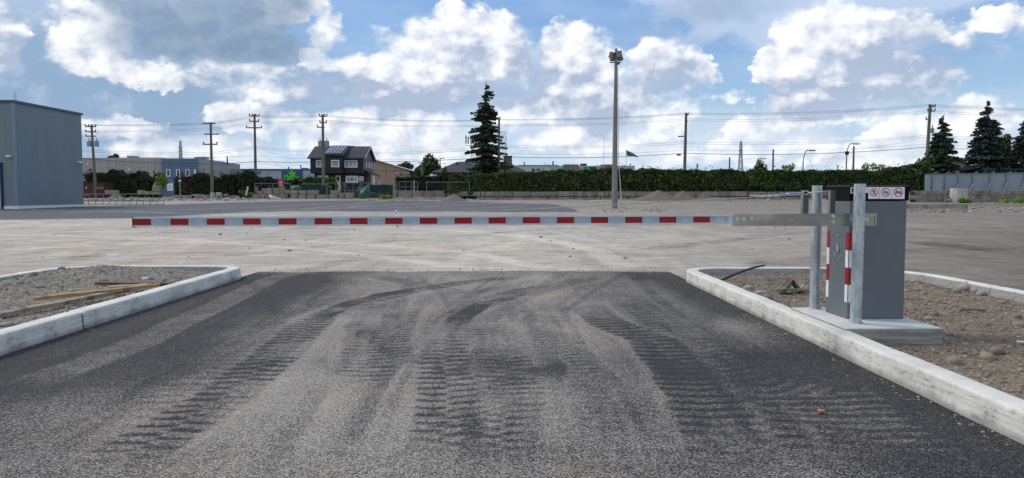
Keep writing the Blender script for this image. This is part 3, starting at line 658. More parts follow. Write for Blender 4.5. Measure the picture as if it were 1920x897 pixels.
TWHT = simple('grey_white_reflective_tape', (178,190,200), (162,175,186), 10, .4)
TWH2 = simple('white_reflective_tape', (220,226,230), (206,212,218), 10, .4)
INK = simple('dark_ink', (40,44,50), (34,38,44), 5, .6)
INKR = simple('sign_red', (196,26,44), (186,24,40), 5, .5)
WHT = simple('sign_white', (236,236,240), (226,228,232), 5, .5)
BLUE = simple('sign_blue', (30,70,150), (26,60,130), 5, .5)
CONC = simple('pale_concrete', (196,198,198), (172,174,172), 4, .85, bumps=.3, fine=9)
CONC2, nt, b = newmat('cast_concrete'); g = nt.obj()
b.inputs['Roughness'].default_value = .88
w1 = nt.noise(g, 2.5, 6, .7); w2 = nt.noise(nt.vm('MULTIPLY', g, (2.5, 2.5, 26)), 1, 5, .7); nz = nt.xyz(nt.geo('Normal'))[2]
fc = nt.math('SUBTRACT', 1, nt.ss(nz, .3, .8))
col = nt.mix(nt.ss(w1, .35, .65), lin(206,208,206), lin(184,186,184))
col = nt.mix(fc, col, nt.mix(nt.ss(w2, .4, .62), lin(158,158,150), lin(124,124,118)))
nt.put(b.inputs['Base Color'], col); bump(nt, b, w2, .4, .004)
PZ = .17
mb = MB(); a0 = (2.49, 5.60); a1 = (3.22, 6.66)
def tmp(x, y): return (x, y)
ntop = [(2.50,5.60),(3.225,5.60),(3.225,6.66),(2.49,6.66)]
mb.prism([(x, y, -.03) for x, y in ntop], (0, 0, PZ+.03))
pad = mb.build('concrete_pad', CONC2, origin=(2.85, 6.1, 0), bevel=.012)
tag(pad, 'low concrete plinth carrying the grey barrier cabinet and two posts', 'concrete pad')
def post(x, y, top, label, lean=0):
    mb = MB(); n = 28; pts = [(x+lean*k/8, y, PZ+(top-PZ)*k/8) for k in range(9)]
    mb.tube(pts, .0415, n); o = mb.build('steel_post', GALV, origin=(x, y, PZ), smooth='auto')
    r_ = MB(); r_.tube([(x, y, PZ), (x, y, PZ+.012)], [.058, .050], 24)
    r_.build('mortar_collar', CONC, parent=o, origin=(x, y, PZ))
    c_ = MB(); c_.tube([(x+lean, y, top-.002), (x+lean, y, top+.004)], .0425, 24); c_.build('cap', GALV, parent=o, origin=(x, y, PZ), smooth='auto')
    return tag(o, label, 'post', 'galvanised posts beside the barrier cabinet')
PX1 = XX(1610.5, 5.82); PX2 = XX(1532, 6.58)
post(PX1, 5.82, ZZ(346, 5.82, 1609), 'galvanised steel post in front of the barrier cabinet, nearer of the two', .006)
post(PX2, 6.58, ZZ(349, 6.58, 1532), 'galvanised steel post behind the steel arm bracket, farther of the two')
gate = thing('barrier_gate', 'parking barrier with red and white arm lowered across the driveway', 'barrier gate', (2.9, 6.2, PZ))
CX0, CY0 = XX(1594, 6.02), 6.02; CX1 = XX(1701, 6.02); CX0b = XX(1552.5, 6.40); CY1 = 6.40
CT = ZZ(350, 6.02); HB = ZZ(377, 6.02)
mb = MB(); base4 = [(CX0, CY0), (CX1, CY0), (CX1-.005, CY1), (CX0b+.0, CY1)]
mb.prism([(x, y, PZ) for x, y in base4], (0, 0, HB-PZ))
cab = mb.build('cabinet', BOX, gate, bevel=.006)
mb = MB(); e = .006
mb.prism([(CX0-e, CY0-e, HB+.001), (CX1+.012, CY0-e, HB+.001), (CX1+.012, CY1+e, HB+.001), (CX0b-e, CY1+e, HB+.001)], (0, 0, CT-HB))
hood = mb.build('hood', BLACK, gate, bevel=.004)
mb = MB(); mb.prism([(CX0-e-.004, CY0-e-.004, CT+.0015), (CX1+.016, CY0-e-.004, CT+.0015), (CX1+.016, CY1+e+.004, CT+.0015), (CX0b-e-.004, CY1+e+.004, CT+.0015)], (0, 0, .008))
mb.build('lid', metal('lid_grey', (70,72,76), (60,62,66), .5, .1), gate)
# corner tape: red/white, on the road-side face and round the corner
def on_left(t, z, off=.002):           # point on the road-side face; t 0 near .. 1 far
    x = CX0+(CX0b-CX0)*t; y = CY0+(CY1-CY0)*t
    dx_, dy_ = CX0b-CX0, CY1-CY0; l = math.hypot(dx_, dy_); nx_, ny_ = -dy_/l, dx_/l
    return (x+nx_*off, y+ny_*off, z)
tz = [ZZ(p, 6.02) for p in (437.5, 470.5, 503, 535.5, 568.5)]
for (t0, t1, nm) in ((0.0, .13, 'near'), (.86, .985, 'far')):
    mb = MB()
    for i in range(4):
        mb.mat(i % 2); z1, z0 = tz[i], tz[i+1]
        a_, b_ = on_left(t0+(.004 if t0 == 0 else 0), z0), on_left(t1, z0)
        o_ = [a_, b_, (b_[0], b_[1], z1), (a_[0], a_[1], z1)]
        mb.add(o_, [(0, 1, 2, 3)])
        if nm == 'near': mb.add([(CX0+.003, CY0-.002, z0), (CX0+.062, CY0-.002, z0), (CX0+.062, CY0-.002, z1), (CX0+.003, CY0-.002, z1)], [(0, 1, 2, 3)])
    mb.build('reflective_strip', [TRED, TWH2], gate)
mb = MB(); zc = ZZ(467, 6.2); tc = .47
dm = [on_left(tc, zc+.052, .004), on_left(tc-.07, zc+.004, .004), on_left(tc, zc-.042, .004), on_left(tc+.055, zc+.004, .004)]
nrm_ = np.array(on_left(.5, 0, 1))-np.array(on_left(.5, 0, 0))
mb.prism([tuple(np.array(p)-nrm_*.003) for p in dm], tuple(nrm_*.006)); lock = mb.build('lock_cover', ZINC, gate)
mb = MB()
for (t_, z_) in ((tc, zc+.105), (tc+.13, zc-.05), (tc-.12, zc-.062)):
    p = np.array(on_left(t_, z_, 0)); mb = MB(); mb.tube([tuple(p), tuple(p+nrm_*.006)], .009, 12); mb.build('rivet', ZINC, lock)
# signs on the hood
SY = CY0-e-.003
def sign(px0, px1, py0, py1, kind_, label):
    x0, x1 = XX(px0, SY), XX(px1, SY); z1, z0 = ZZ(py0, SY), ZZ(py1, SY)
    mb = MB(); mb.box((x0, SY-.0015, z0), (x1, SY+.0005, z1))
    cx, cz = (x0+x1)/2, z1-(z1-z0)*.44; r = (x1-x0)*.36
    y = SY-.0026; n = 32
    mb.mat(2)
    def poly(pts, yy): mb.add([(cx+u*r, yy, cz+v*r) for u, v in pts], [tuple(range(len(pts)))])
    def bar(u0, v0, u1, v1, w, yy=None):
        l = math.hypot(u1-u0, v1-v0); a_, b_ = -(v1-v0)/l*w/2, (u1-u0)/l*w/2
        poly([(u0+a_, v0+b_), (u0-a_, v0-b_), (u1-a_, v1-b_), (u1+a_, v1+b_)], yy or y)
    def ring(u, v, ro, ri, yy):
        vs = [(cx+(u+q*math.cos(2*math.pi*i/n))*r, yy, cz+(v+q*math.sin(2*math.pi*i/n))*r) for q in (ro, ri) for i in range(n)]
        mb.add(vs, [(i, (i+1) % n, n+(i+1) % n, n+i) for i in range(n)])
    if kind_ == 'walk':
        poly([(.0+.16*math.cos(k), .55+.16*math.sin(k)) for k in np.linspace(0, 6.28, 12)[:-1]], y)
        bar(0, .4, .05, -.05, .26); bar(.03, -.02, .35, -.6, .15); bar(.03, -.02, -.3, -.62, .15); bar(-.02, .33, -.4, .05, .11); bar(.02, .33, .4, .12, .11)
    elif kind_ == 'bike':
        for u in (-.38, .38): ring(u, -.22, .27, .2, y)
        bar(-.38, -.22, -.1, .18, .08); bar(-.1, .18, .3, .2, .08); bar(.3, .2, .38, -.22, .08); bar(-.1, .18, 0, -.22, .08); bar(0, -.22, .3, .2, .08); bar(.3, .2, .2, .36, .08); bar(-.22, .24, .0, .24, .1)
    elif kind_ == 'motor':
        for u in (-.42, .42): ring(u, -.16, .26, .09, y)
        poly([(-.55, .12), (-.3, .0), (.25, -.05), (.6, .1), (.6, .26), (.2, .22), (-.1, .18), (-.45, .3)], y-.0003)
    if kind_ in ('walk', 'bike', 'motor'):
        mb.mat(1); ring(0, 0, 1, .84, y-.0006); bar(-.62, .62, .62, -.62, .13, y-.0009)
    if kind_ == 'blue':
        mb.mat(3); mb.add([(x0+.006, y, z0+.006), (x1-.006, y, z0+.006), (x1-.006, y, z1-.006), (x0+.006, y, z1-.006)], [(0, 1, 2, 3)])
        mb.mat(0); mb.add([(x0+.02, y-.0006, z0+.02), (x0+.035, y-.0006, z0+.016), (x0+.03, y-.0006, z1-.02), (x0+.018, y-.0006, z1-.024)], [(0, 1, 2, 3)])
    return tag(mb.build('sign', [WHT, INKR, INK if kind_ != 'motor' else simple('sign_grey', (90,94,98), (84,88,92)), BLUE], hood, recalc=False), label)
sign(1628, 1648.6, 351, 373.3, 'walk', 'white no walking sign with red ring'); sign(1649.3, 1671.5, 351, 373.3, 'bike', 'white no cycling sign with red ring')
sign(1672.2, 1696, 351, 373.3, 'motor', 'white no motor vehicles sign with red ring')
sign(1594.6, 1612, 351.5, 363, 'blue', 'small blue label half hidden by the post'); sign(1612.5, 1627.5, 351, 362, 'none', 'small white label next to the signs')
# arm bracket: steel channel between the posts
AY = 5.93
bx0, bx1 = XX(1375, AY), XX(1645, AY); bz1, bz0 = ZZ(400.5, AY, 1500), ZZ(424, AY, 1500)
xs_split = XX(1430, AY)
mb = MB(); mb.box((bx0, AY-.004, bz0), (bx1, AY, bz1)); mb.box((bx0, AY+.0005, bz1-.005), (XX(1560, AY), AY+.05, bz1)); mb.box((bx0, AY+.0005, bz0), (XX(1560, AY), AY+.05, bz0+.005))
mb.box((xs_split-.003, AY-.006, bz0+.002), (xs_split+.003, AY-.0045, bz1-.002))
brk = mb.build('arm_bracket', STEEL, gate, bevel=.0015)
EX = XX(1640, AY)
mb = MB(); mb.box((EX, AY-.0055, bz0+.010), (EX+.004, AY-.0042, bz1-.010)); mb.build('weld_seam', simple('weld_grey', (90,90,86)), brk)
def bolt(px, py, r=.013):
    x, z = XX(px, AY), ZZ(py, AY, px); mb = MB()
    mb.tube([(x, AY-.0045, z), (x, AY-.007, z)], r*1.25, 20); mb.tube([(x, AY-.007, z), (x, AY-.015, z)], [r*.9, r*.7], 6)
    mb.build('bolt', ZINC, brk, smooth='auto')
for q in ((1381.5, 411), (1395, 411), (1408.5, 411), (1562, 406), (1562, 417), (1596.5, 411.5), (1625.5, 411.5)): bolt(*q, r=.013 if q[0] < 1500 else .011)
ux = []
for (p0_, p1_) in ((1505, 1517), (1556, 1567)):
    x0, x1 = XX(p0_, AY), XX(p1_, AY); zt = ZZ(357, AY, 1530)
    mb = MB(); mb.box((x0+.006, AY+.003, bz1-.03), (x1, AY+.008, zt)); mb.mat(1); mb.box((x0, AY+.001, bz1-.03), (x0+.0055, AY+.035, zt))
    mb.build('upright_plate', [DSTEEL, STEEL], brk)
mb = MB()
ze = ZZ(362, AY, 1510); xe = XX(1510, AY)
ring_ = [(xe+.020*math.cos(t_), AY-.006, ze+.015*math.sin(t_)) for t_ in np.linspace(0, 2*math.pi, 17)]
mb.tube(ring_, .0035, 8, False); mb.tube([(xe+.018, AY-.006, ze), (XX(1557, AY), AY-.004, ZZ(358, AY, 1557))], .0042, 8)
mb.build('eye_bolt', ZINC, brk, smooth=True)
# arm: hollow box leaning slightly towards the camera at its tip
TY = 5.67; tx = XX(248.5, TY); tz_ = ZZ(416.3, TY, 248); ax = XX(1376, AY); az_ = ZZ(411.3, AY, 1376)
ux_ = np.array([tx-ax, TY-AY, tz_-az_]); LEN = np.linalg.norm(ux_); ux_ = ux_/LEN; uy_ = np.array([-ux_[1], ux_[0], 0.0]); uy_ /= np.linalg.norm(uy_)
if uy_[1] > 0: uy_ = -uy_
uz_ = np.cross(ux_, uy_); uz_ = uz_ if uz_[2] > 0 else -uz_
A0 = np.array([ax, AY, az_])
def AP(s, d, h): return tuple(A0+ux_*s+uy_*d+uz_*h)     # d towards camera
def abox(mb, s0, s1, d0, d1, h0, h1):
    vs = [AP(s, d, h) for h in (h0, h1) for (s, d) in ((s0, d0), (s1, d0), (s1, d1), (s0, d1))]
    return mb.add(vs, [(0,3,2,1),(4,5,6,7),(0,1,5,4),(1,2,6,5),(2,3,7,6),(3,0,4,7)])
HH = .0345
mb = MB(); abox(mb, -.25, LEN, -.045, .001, -HH, HH); abox(mb, 0, LEN, .0012, .006, HH-.013, HH+.0015); abox(mb, 0, LEN, .0012, .006, -HH-.0015, -HH+.009)
arm = mb.build('arm', ALU, gate, bevel=.001)
reds = [249.6,319.7,387.8,455.5,522.6,589.6,656,722,787,852,916,980,1044,1108,1172,1236,1299.5]
def s_of(px):     # where the arm is seen at this photo column
    a_, b_ = 0., LEN
    for _ in range(40):
        m_ = (a_+b_)/2; p = A0+ux_*m_; q, _q = proj(np.array(p[0]), np.array(p[1]), np.array(p[2]))
        if q > px: a_ = m_
        else: b_ = m_
    return a_
mb = MB(); edges = []
for i, r0 in enumerate(reds):
    w = 34-2.2*i/16; s1, s0 = s_of(r0), s_of(r0+w); s1 = min(s1, LEN-.001); nx_ = s_of(reds[i+1]) if i < 16 else s_of(1366)
    for (a_, b_, mi) in ((s1, s0, 0), (s0-.002, nx_+.002, 1)):
        mb.mat(mi); mb.add([AP(a_, .0022, -HH+.0095), AP(b_, .0022, -HH+.0095), AP(b_, .0022, HH-.0135), AP(a_, .0022, HH-.0135)], [(0, 1, 2, 3)])
    if i < 17:
        for q in (.16, .84):
            sc_ = s0+(nx_-s0)*q; mb.mat(2); mb.add([AP(sc_-.012, .0030, .001), AP(sc_+.012, .0030, .001), AP(sc_+.012, .0030, .0038), AP(sc_-.012, .0030, .0038)], [(0, 1, 2, 3)])
mb.build('reflective_tape', [TRED, TWHT, simple('tape_print', (104,120,134))], arm)
mb = MB(); abox(mb, LEN+.0005, LEN+.005, -.046, .007, -HH-.006, HH+.002); mb.build('end_cap', BLACK, arm)
# stay cable from the bracket to an eye on the arm
sr = s_of(744.5); pr = np.array(AP(sr, -.02, HH+.0015))
mb = MB(); mb.tube([tuple(pr), tuple(pr+np.array([0, 0, .010]))], .006, 10)
rc = pr+np.array([0, 0, .024]); mb.tube([(rc[0]+.015*math.cos(t_), rc[1], rc[2]+.015*math.sin(t_)) for t_ in np.linspace(0, 2*math.pi, 17)], .0035, 8, False)
mb.build('cable_eye', ZINC, arm, smooth=True); mb = MB(); pb = np.array(AP(sr, -.02, -HH-.0015)); mb.tube([tuple(pb), tuple(pb-np.array([0, 0, .014]))], .006, 10)
mb.build('eye_nut', ZINC, arm, smooth=True)
c0_ = np.array([xe-.02, AY-.006, ze]); c1_ = rc+np.array([.015, 0, 0])
key = [(744, 402), (900, 396), (1020, 391.5), (1160, 383.5), (1280, 377.5), (1360, 373.2), (1430, 368.5)]
mb = MB(); pts = [tuple(c1_)]
for (px, py) in key[1:]:
    yv = np.interp(px, [744, 1505], [c1_[1], AY]); pts.append(P(px, py, yv))
mb.tube(pts, .0032, 6); mb.build('stay_cable', metal('wire_rope', (190,190,184), (160,160,156), .5, .4), gate, smooth=True)
mb = MB(); e0 = np.array(pts[-1])
q1 = np.array(P(1455, 367.2, AY)); q2 = np.array(P(1476, 364.5, AY)); q3 = np.array(P(1500, 362.8, AY))
mb.tube([tuple(e0-np.array([.10, 0, -.006])), tuple(e0), tuple(q1)], .005, 8); mb.tube([tuple(e0+np.array([0, 0, .006])), tuple(q1+np.array([0, 0, .005]))], .004, 6)
for dz_ in (-.008, .008): mb.tube([tuple(q1+np.array([.01, 0, dz_*.5])), tuple(q2+np.array([0, 0, dz_])), tuple(q3+np.array([0, 0, dz_*.8])), tuple(c0_)], .0038, 8)
for q in (q1, (q1+e0)/2, q2): mb.tube([tuple(q-np.array([.012, 0, 0])), tuple(q+np.array([.012, 0, 0]))], .011, 8)
mb.build('turnbuckle', ZINC, gate, smooth='auto')

# ================================================================== loose things in the islands
def woodmat(name, a, b_, c):
    m, nt, b = newmat(name); v = nt.vm('MULTIPLY', nt.obj(), (1.5, 22, 22)); n = nt.noise(v, 2, 5, .65, .4); n2 = nt.noise(nt.obj(), 5, 4, .6)
    col = nt.mix(nt.ss(n, .35, .65), lin(*a), lin(*b_)); col = nt.mix(nt.ss(n2, .5, .66), col, lin(*c))
    nt.put(b.inputs['Base Color'], col); b.inputs['Roughness'].default_value = .85; return m
WD1 = woodmat('fresh_wood', (184,150,104), (150,118,78), (120,100,76)); WD2 = woodmat('grey_wood', (164,150,132), (130,118,104), (96,88,78)); WD3 = woodmat('red_brown_wood', (120,84,66), (92,64,54), (70,52,46))
def board(pa, pb, w, t, mat_, label, cat='wooden board', ha=.10, hb=.12, name='wooden_board', twist=.15, grp='wooden boards on the left island'):
    a = G(*pa, z=ha); b_ = G(*pb, z=hb); A_ = Vector((a[0], a[1], ha)); B_ = Vector((b_[0], b_[1], hb)); d = B_-A_; L_ = d.length
    me = MB(); n = 14
    for i in range(n):
        x0, x1 = -L_/2+L_*i/n, -L_/2+L_*(i+1)/n
        me.box((x0, -w/2, -t/2), (x1, w/2, t/2)) if False else None
    vs = []; fs = []
    for i in range(n+1):
        x = -L_/2+L_*i/n; bow = .003*math.sin(i*.5)+.001*math.sin(i*2.1)
        for (y, z) in ((-w/2, -t/2), (w/2, -t/2), (w/2, t/2), (-w/2, t/2)): vs.append((x+(.01*math.sin(y*90) if i in (0, n) else 0), y+bow*.4, z+bow))
    for i in range(n):
        for j in range(4): fs.append((i*4+j, i*4+(j+1) % 4, i*4+4+(j+1) % 4, i*4+4+j))
    fs += [(3, 2, 1, 0), (n*4, n*4+1, n*4+2, n*4+3)]
    me.add(vs, fs); o = me.build(name, mat_, origin=(0, 0, 0), bevel=.003)
    o.location = (A_+B_)/2; q = d.to_track_quat('X', 'Z').to_euler(); o.rotation_euler = (q.x+twist, q.y, q.z)
    return tag(o, label, cat, grp)
board((62, 561), (285, 536), .055, .035, WD1, 'tan timber batten with a pale cut end, lying on the gravel', ha=.14, hb=.16)
board((-30, 597), (240, 543), .06, .04, WD2, 'longest weathered grey board, nearest the white kerb', ha=.10, hb=.13)
board((180, 531.5), (325, 533.5), .05, .03, WD3, 'thin red-brown strip of wood farthest back on the gravel', ha=.16, hb=.14)
board((205, 539), (275, 534), .07, .02, WD2, 'short splintered grey board crossing the tan batten', ha=.15, hb=.17)
board((240, 541), (300, 534), .04, .025, WD1, 'short tan offcut lying against the white kerb', ha=.15, hb=.15)
def rock(px, py, r, label, zf, mat_=None, flat=.6, grp=None, name='rock', cat='rock'):
    g_ = G(px, py, z=.06); x, y = g_[0], g_[1]; z = float(zf(np.array(x), np.array(y)))
    bm_ = []; base = ico.copy(); # one subdivision for rounder rocks
    fs = []; vs = [tuple(v) for v in base]; cache = {}
    def mid(i, j):
        k_ = (min(i, j), max(i, j))
        if k_ not in cache:
            m_ = (np.array(vs[i])+np.array(vs[j])); m_ /= np.linalg.norm(m_); vs.append(tuple(m_)); cache[k_] = len(vs)-1
        return cache[k_]
    for a, b_, c in tri.tolist():
        ab, bc, ca_ = mid(a, b_), mid(b_, c), mid(c, a); fs += [(a, ab, ca_), (b_, bc, ab), (c, ca_, bc), (ab, bc, ca_)]
    V = np.array(vs); V *= (1+rng.uniform(-.16, .16, (len(V), 1))); V *= np.array([rng.uniform(.85, 1.25), rng.uniform(.8, 1.1), flat*rng.uniform(.9, 1.15)])*r
    V += np.array([x, y, z+r*flat*.45])
    o = npmesh(name, V, fs, mat_ or ROCK, origin=(x, y, z)); return tag(o, label, cat, grp)
rock(1427, 553, .085, 'pale angular rock between the white kerb and the far post', zr)
rock(1438, 560, .07, 'brown rock half buried in front of the pale angular one', zr, STB)
rock(1395, 545, .05, 'low tan stone beside the right kerb in gravel', zr)
rock(1813, 544, .085, 'largest grey rock against the inner side of the right island kerb', zr, STG, .85)
rock(1832, 548, .055, 'grey rock touching the largest one beside the island kerb', zr, STG, .7)
rock(1840, 553, .05, 'flat grey rock, rightmost of the three by the kerb', zr, STG)
rock(1870, 661, .045, 'round lone stone on the brown soil right of the plinth', zr, STB, .75)
rock(1509, 546, .07, 'grey stone leaning beside the concrete rubble behind the post', zr, STG, .8)
rock(1458, 545, .045, 'small buried brown stone in front of the rubble', zr, STB)
rock(1716, 530, .06, 'flat pale stone just right of the barrier cabinet', zr, STG, .5)
rock(64, 531, .05, 'dark flat stone against the back kerb of the left island', zl, STB)
rock(75, 545, .06, 'pale flat stone beside the tan batten', zl, STG, .5)
# pieces of broken concrete and the tent shaped tile
mb = MB(); q = G(1487, 547, z=.08); x, y, z = q[0], q[1], .08
mb.prism([(x-.13, y, z-.02), (x, y, z+.13), (x+.02, y, z+.12), (x-.10, y, z-.03)], (.03, .22, 0)); mb.prism([(x, y, z+.13), (x+.13, y, z-.02), (x+.10, y, z-.03), (x-.01, y, z+.11)], (.03, .22, 0))
tag(mb.build('broken_tile', simple('dark_rubble', (92,88,82), (70,66,62), 6, .9), origin=(x, y, z)), 'tent shaped piece of dark rubble behind the pale stick', 'rubble')
board((1461, 543), (1502, 544), .03, .03, WD2, 'pale wooden stick lying in front of the dark rubble', 'stick', .10, .10, 'stick', grp=None)
g0, g1 = G(1354, 526, z=.1), G(1432, 498, z=.25)
mb = MB(); pts = [P(1350, 527, 9.0), P(1375, 516, 9.2), P(1395, 508, 9.4), P(1415, 501.5, 9.6), P(1433, 498, 9.8)]
mb.tube(pts, [.016, .016, .015, .014, .012], 8); tag(mb.build('bent_rod', simple('dark_rubber', (58,58,60), (48,48,50), 5, .7), origin=pts[0], smooth=True), 'dark bent rod propped over the back kerb of the right island', 'rod')
mb = MB(); pts = [P(1478, 575, 7.4), P(1482, 558, 7.5), P(1500, 545, 7.6), P(1521, 524, 7.7)]
mb.tube(pts, .004, 5); tag(mb.build('thin_wire', simple('rusty_wire', (90,74,62)), origin=pts[0]), 'thin rusty wire sticking up from the rubble by the far post', 'wire')
def chip(px, py, s, mat_, label, z=.01, name='litter', h=.012):
    g_ = G(px, py); mb = MB(); a = random.uniform(0, 3)
    pl = [(g_[0]+s*math.cos(a+t_)*random.uniform(.6, 1.1), g_[1]+s*.8*math.sin(a+t_)*random.uniform(.6, 1.1), z) for t_ in np.linspace(0, 5.4, 6)]
    mb.prism(pl, (0, 0, h)); tag(mb.build(name, mat_, origin=(g_[0], g_[1], z)), label, 'litter')
chip(1540, 777, .03, simple('terracotta', (190,120,100), (170,104,88)), 'small terracotta chip lying on the asphalt near the right kerb')
chip(213, 508, .11, WHT, 'white slab of foam on the left gravel mound', .215, h=.03); chip(340, 515, .05, WHT, 'small white stone at the back of the left island', .14, h=.03)
chip(272, 542, .04, WHT, 'small white scrap beside the short tan offcut', .12, h=.02)
mb = MB(); p = G(1906, 661); mb.tube([(p[0], p[1], .08), (p[0]+.16, p[1]-.05, .075)], .008, 6); tag(mb.build('white_stick', WHT, origin=(p[0], p[1], .08)), 'short white stick on the soil at the right edge', 'stick')
mb = MB(); p = G(1800, 597); mb.tube([(p[0], p[1], .075), (p[0]+.12, p[1]+.02, .08), (p[0]+.24, p[1]-.01, .07)], .008, 6); tag(mb.build('twig', WD3, origin=(p[0], p[1], .08)), 'dark twig lying on the brown soil right of the cabinet', 'stick')
# ================================================================== background: helpers
def fx(px, Y): return XX(px, Y)
def fz(py, Y): return ZZ(py, Y)
def pbox(mb, px0, px1, py0, py1, Y, d, z0=None):      # box whose front face is seen at these photo places
    return mb.box((XX(px0, Y), Y, ZZ(py1, Y) if z0 is None else z0), (XX(px1, Y), Y+d, ZZ(py0, Y)))
def ribbed(name, c1, c2, pitch=.3, axis='x', rough=.5, bumpv=.4):
    m, nt, b = newmat(name); x, y, z = nt.xyz(nt.geo()); c = {'x': x, 'y': y, 'z': z, 'xy': nt.math('ADD', x, y)}[axis]
    fr = nt.math('FRACT', nt.math('DIVIDE', c, pitch)); line = nt.ss(nt.math('ABSOLUTE', nt.math('SUBTRACT', fr, .5)), .44, .49)
    n = nt.noise(nt.vm('MULTIPLY', nt.geo(), (1, 1, .25)), .8, 5, .6)
    col = nt.mix(nt.ss(n, .35, .65), lin(*c1), lin(*c2)); col = nt.mix(nt.math('MULTIPLY', line, .35), col, lin(*[int(k*.6) for k in c1]))
    nt.put(b.inputs['Base Color'], col); b.inputs['Roughness'].default_value = rough; bump(nt, b, line, -bumpv, .03); return m
def roofmat(name, c1, c2):
    m, nt, b = newmat(name); g = nt.geo(); br = nt.vor(nt.vm('MULTIPLY', g, (2, 3, 5)), 1.5, 'F1', out='Color'); v = nt.xyz(br)[0]; n = nt.noise(g, 1.2, 4, .6)
    col = nt.mix(nt.rng(v, 0, 1, 0, 1), lin(*c1), lin(*c2)); col = nt.mix(nt.rng(n, .35, .7, 0, .35), col, lin(*[int(k*1.25) for k in c2]))
    nt.put(b.inputs['Base Color'], col); b.inputs['Roughness'].default_value = .9; return m
def brickmat(name, c1, c2, mo, sx=.22, sy=.075):
    m, nt, b = newmat(name); x, y, z = nt.xyz(nt.geo()); t = nt.n.new('ShaderNodeTexBrick')
    nt.put(t.inputs['Vector'], nt.cxyz(nt.math('ADD', x, y), z, 0)); t.inputs['Color1'].default_value = lin(*c1); t.inputs['Color2'].default_value = lin(*c2); t.inputs['Mortar'].default_value = lin(*mo)
    t.inputs['Scale'].default_value = 1; t.inputs['Brick Width'].default_value = sx; t.inputs['Row Height'].default_value = sy; t.inputs['Mortar Size'].default_value = sy*.12
    n = nt.noise(nt.geo(), 2, 4, .6); col = nt.mix(nt.rng(n, .3, .7, 0, .5), t.outputs[0], lin(*[int(k*.7) for k in c1]))
    nt.put(b.inputs['Base Color'], col); b.inputs['Roughness'].default_value = .9; return m
m, nt, b = newmat('window_glass'); n = nt.noise(nt.geo(), .8, 2, .5)
nt.put(b.inputs['Base Color'], nt.mix(nt.ss(n, .4, .6), lin(120,140,150), lin(168,184,190))); b.inputs['Roughness'].default_value = .12; GLASS = m
m, nt, b = newmat('dark_glass'); b.inputs['Base Color'].default_value = lin(34,42,50); b.inputs['Roughness'].default_value = .1; DGLASS = m
TRIM = simple('white_trim', (226,228,228), (212,214,214), 3, .6)
DARK = simple('dark_trim', (40,44,50), (34,38,44), 3, .6)
RUSTM = simple('pole_wood', (128,118,104), (96,88,78), 2, .9, stretch=(6, 6, .5))
def window(parent, px0, px1, py0, py1, Y, nm=3, glass=None, fw=.09, trim=None, xface=None):
    """frame, bars and pane; xface: lies in a wall of constant X instead (px are then Y values)"""
    fr = MB()
    if xface is None: x0, x1, z0, z1 = XX(px0, Y), XX(px1, Y), ZZ(py1, Y), ZZ(py0, Y); q = lambda a, b_, c, d, t0, t1: ((a, Y-t0, c), (b_, Y-t1, d))
    else: x0, x1, z0, z1 = px0, px1, py0, py1; q = lambda a, b_, c, d, t0, t1: ((xface+t0, a, c), (xface+t1, b_, d))
    def bx(mb, a, b_, c, d, t0=.06, t1=-.02): mb.box(*q(a, b_, c, d, t0, t1))
    bx(fr, x0, x1, z1-fw, z1); bx(fr, x0, x1, z0, z0+fw); bx(fr, x0, x0+fw, z0+fw, z1-fw); bx(fr, x1-fw, x1, z0+fw, z1-fw)
    for i in range(1, nm):
        xm = x0+(x1-x0)*i/nm; bx(fr, xm-fw*.35, xm+fw*.35, z0+fw, z1-fw, .05)
    f = fr.build('window', trim or TRIM, parent)
    pa = MB(); bx(pa, x0+fw, x1-fw, z0+fw, z1-fw, .02, .01); pa.build('pane', glass or GLASS, f)
    return f
# ------------------------------------------------------------------ foliage
def leafquads(c, nrm, size, aspect=.6, jit=.6):
    n = len(c); nr = nrm+rng.normal(0, jit, (n, 3)); nr /= np.linalg.norm(nr, axis=1)[:, None]+1e-9
    t = rng.normal(0, 1, (n, 3)); t -= nr*(t*nr).sum(1)[:, None]; t /= np.linalg.norm(t, axis=1)[:, None]+1e-9
    bt = np.cross(nr, t); s = (np.broadcast_to(size, (n,))*rng.uniform(.6, 1.3, n))[:, None]
    V = np.stack([c-t*s, c+bt*s*aspect, c+t*s, c-bt*s*aspect], 1).reshape(-1, 3)
    return V, np.arange(4*n).reshape(-1, 4)
HEDGE = leafmat('cedar_hedge_leaves', (24,36,18), (62,82,40), (92,112,54))
HEDGE2 = leafmat('dark_cedar_leaves', (20,30,20), (40,54,30), (62,72,40))
CORE = simple('dark_core_fill', (22,28,18), (16,20,14), 2, .95)  # near-black fill colour, stands in for the shade inside hedges
SHRUB = leafmat('shrub_leaves', (40,56,26), (80,104,44), (120,140,60)); LIME = leafmat('light_green_leaves', (74,104,36), (120,156,56), (160,180,80))
REDL = leafmat('reddish_shrub_leaves', (70,46,38), (96,66,50), (60,74,38)); SPR = leafmat('spruce_needles', (32,44,34), (70,86,66), (96,110,86))
SPR2 = leafmat('blue_spruce_needles', (34,46,44), (70,86,82), (96,110,102)); DECI = leafmat('broad_leaves', (34,52,24), (64,90,38), (96,120,52))
BARK = simple('bark', (84,72,60), (60,52,44), 6, .95)
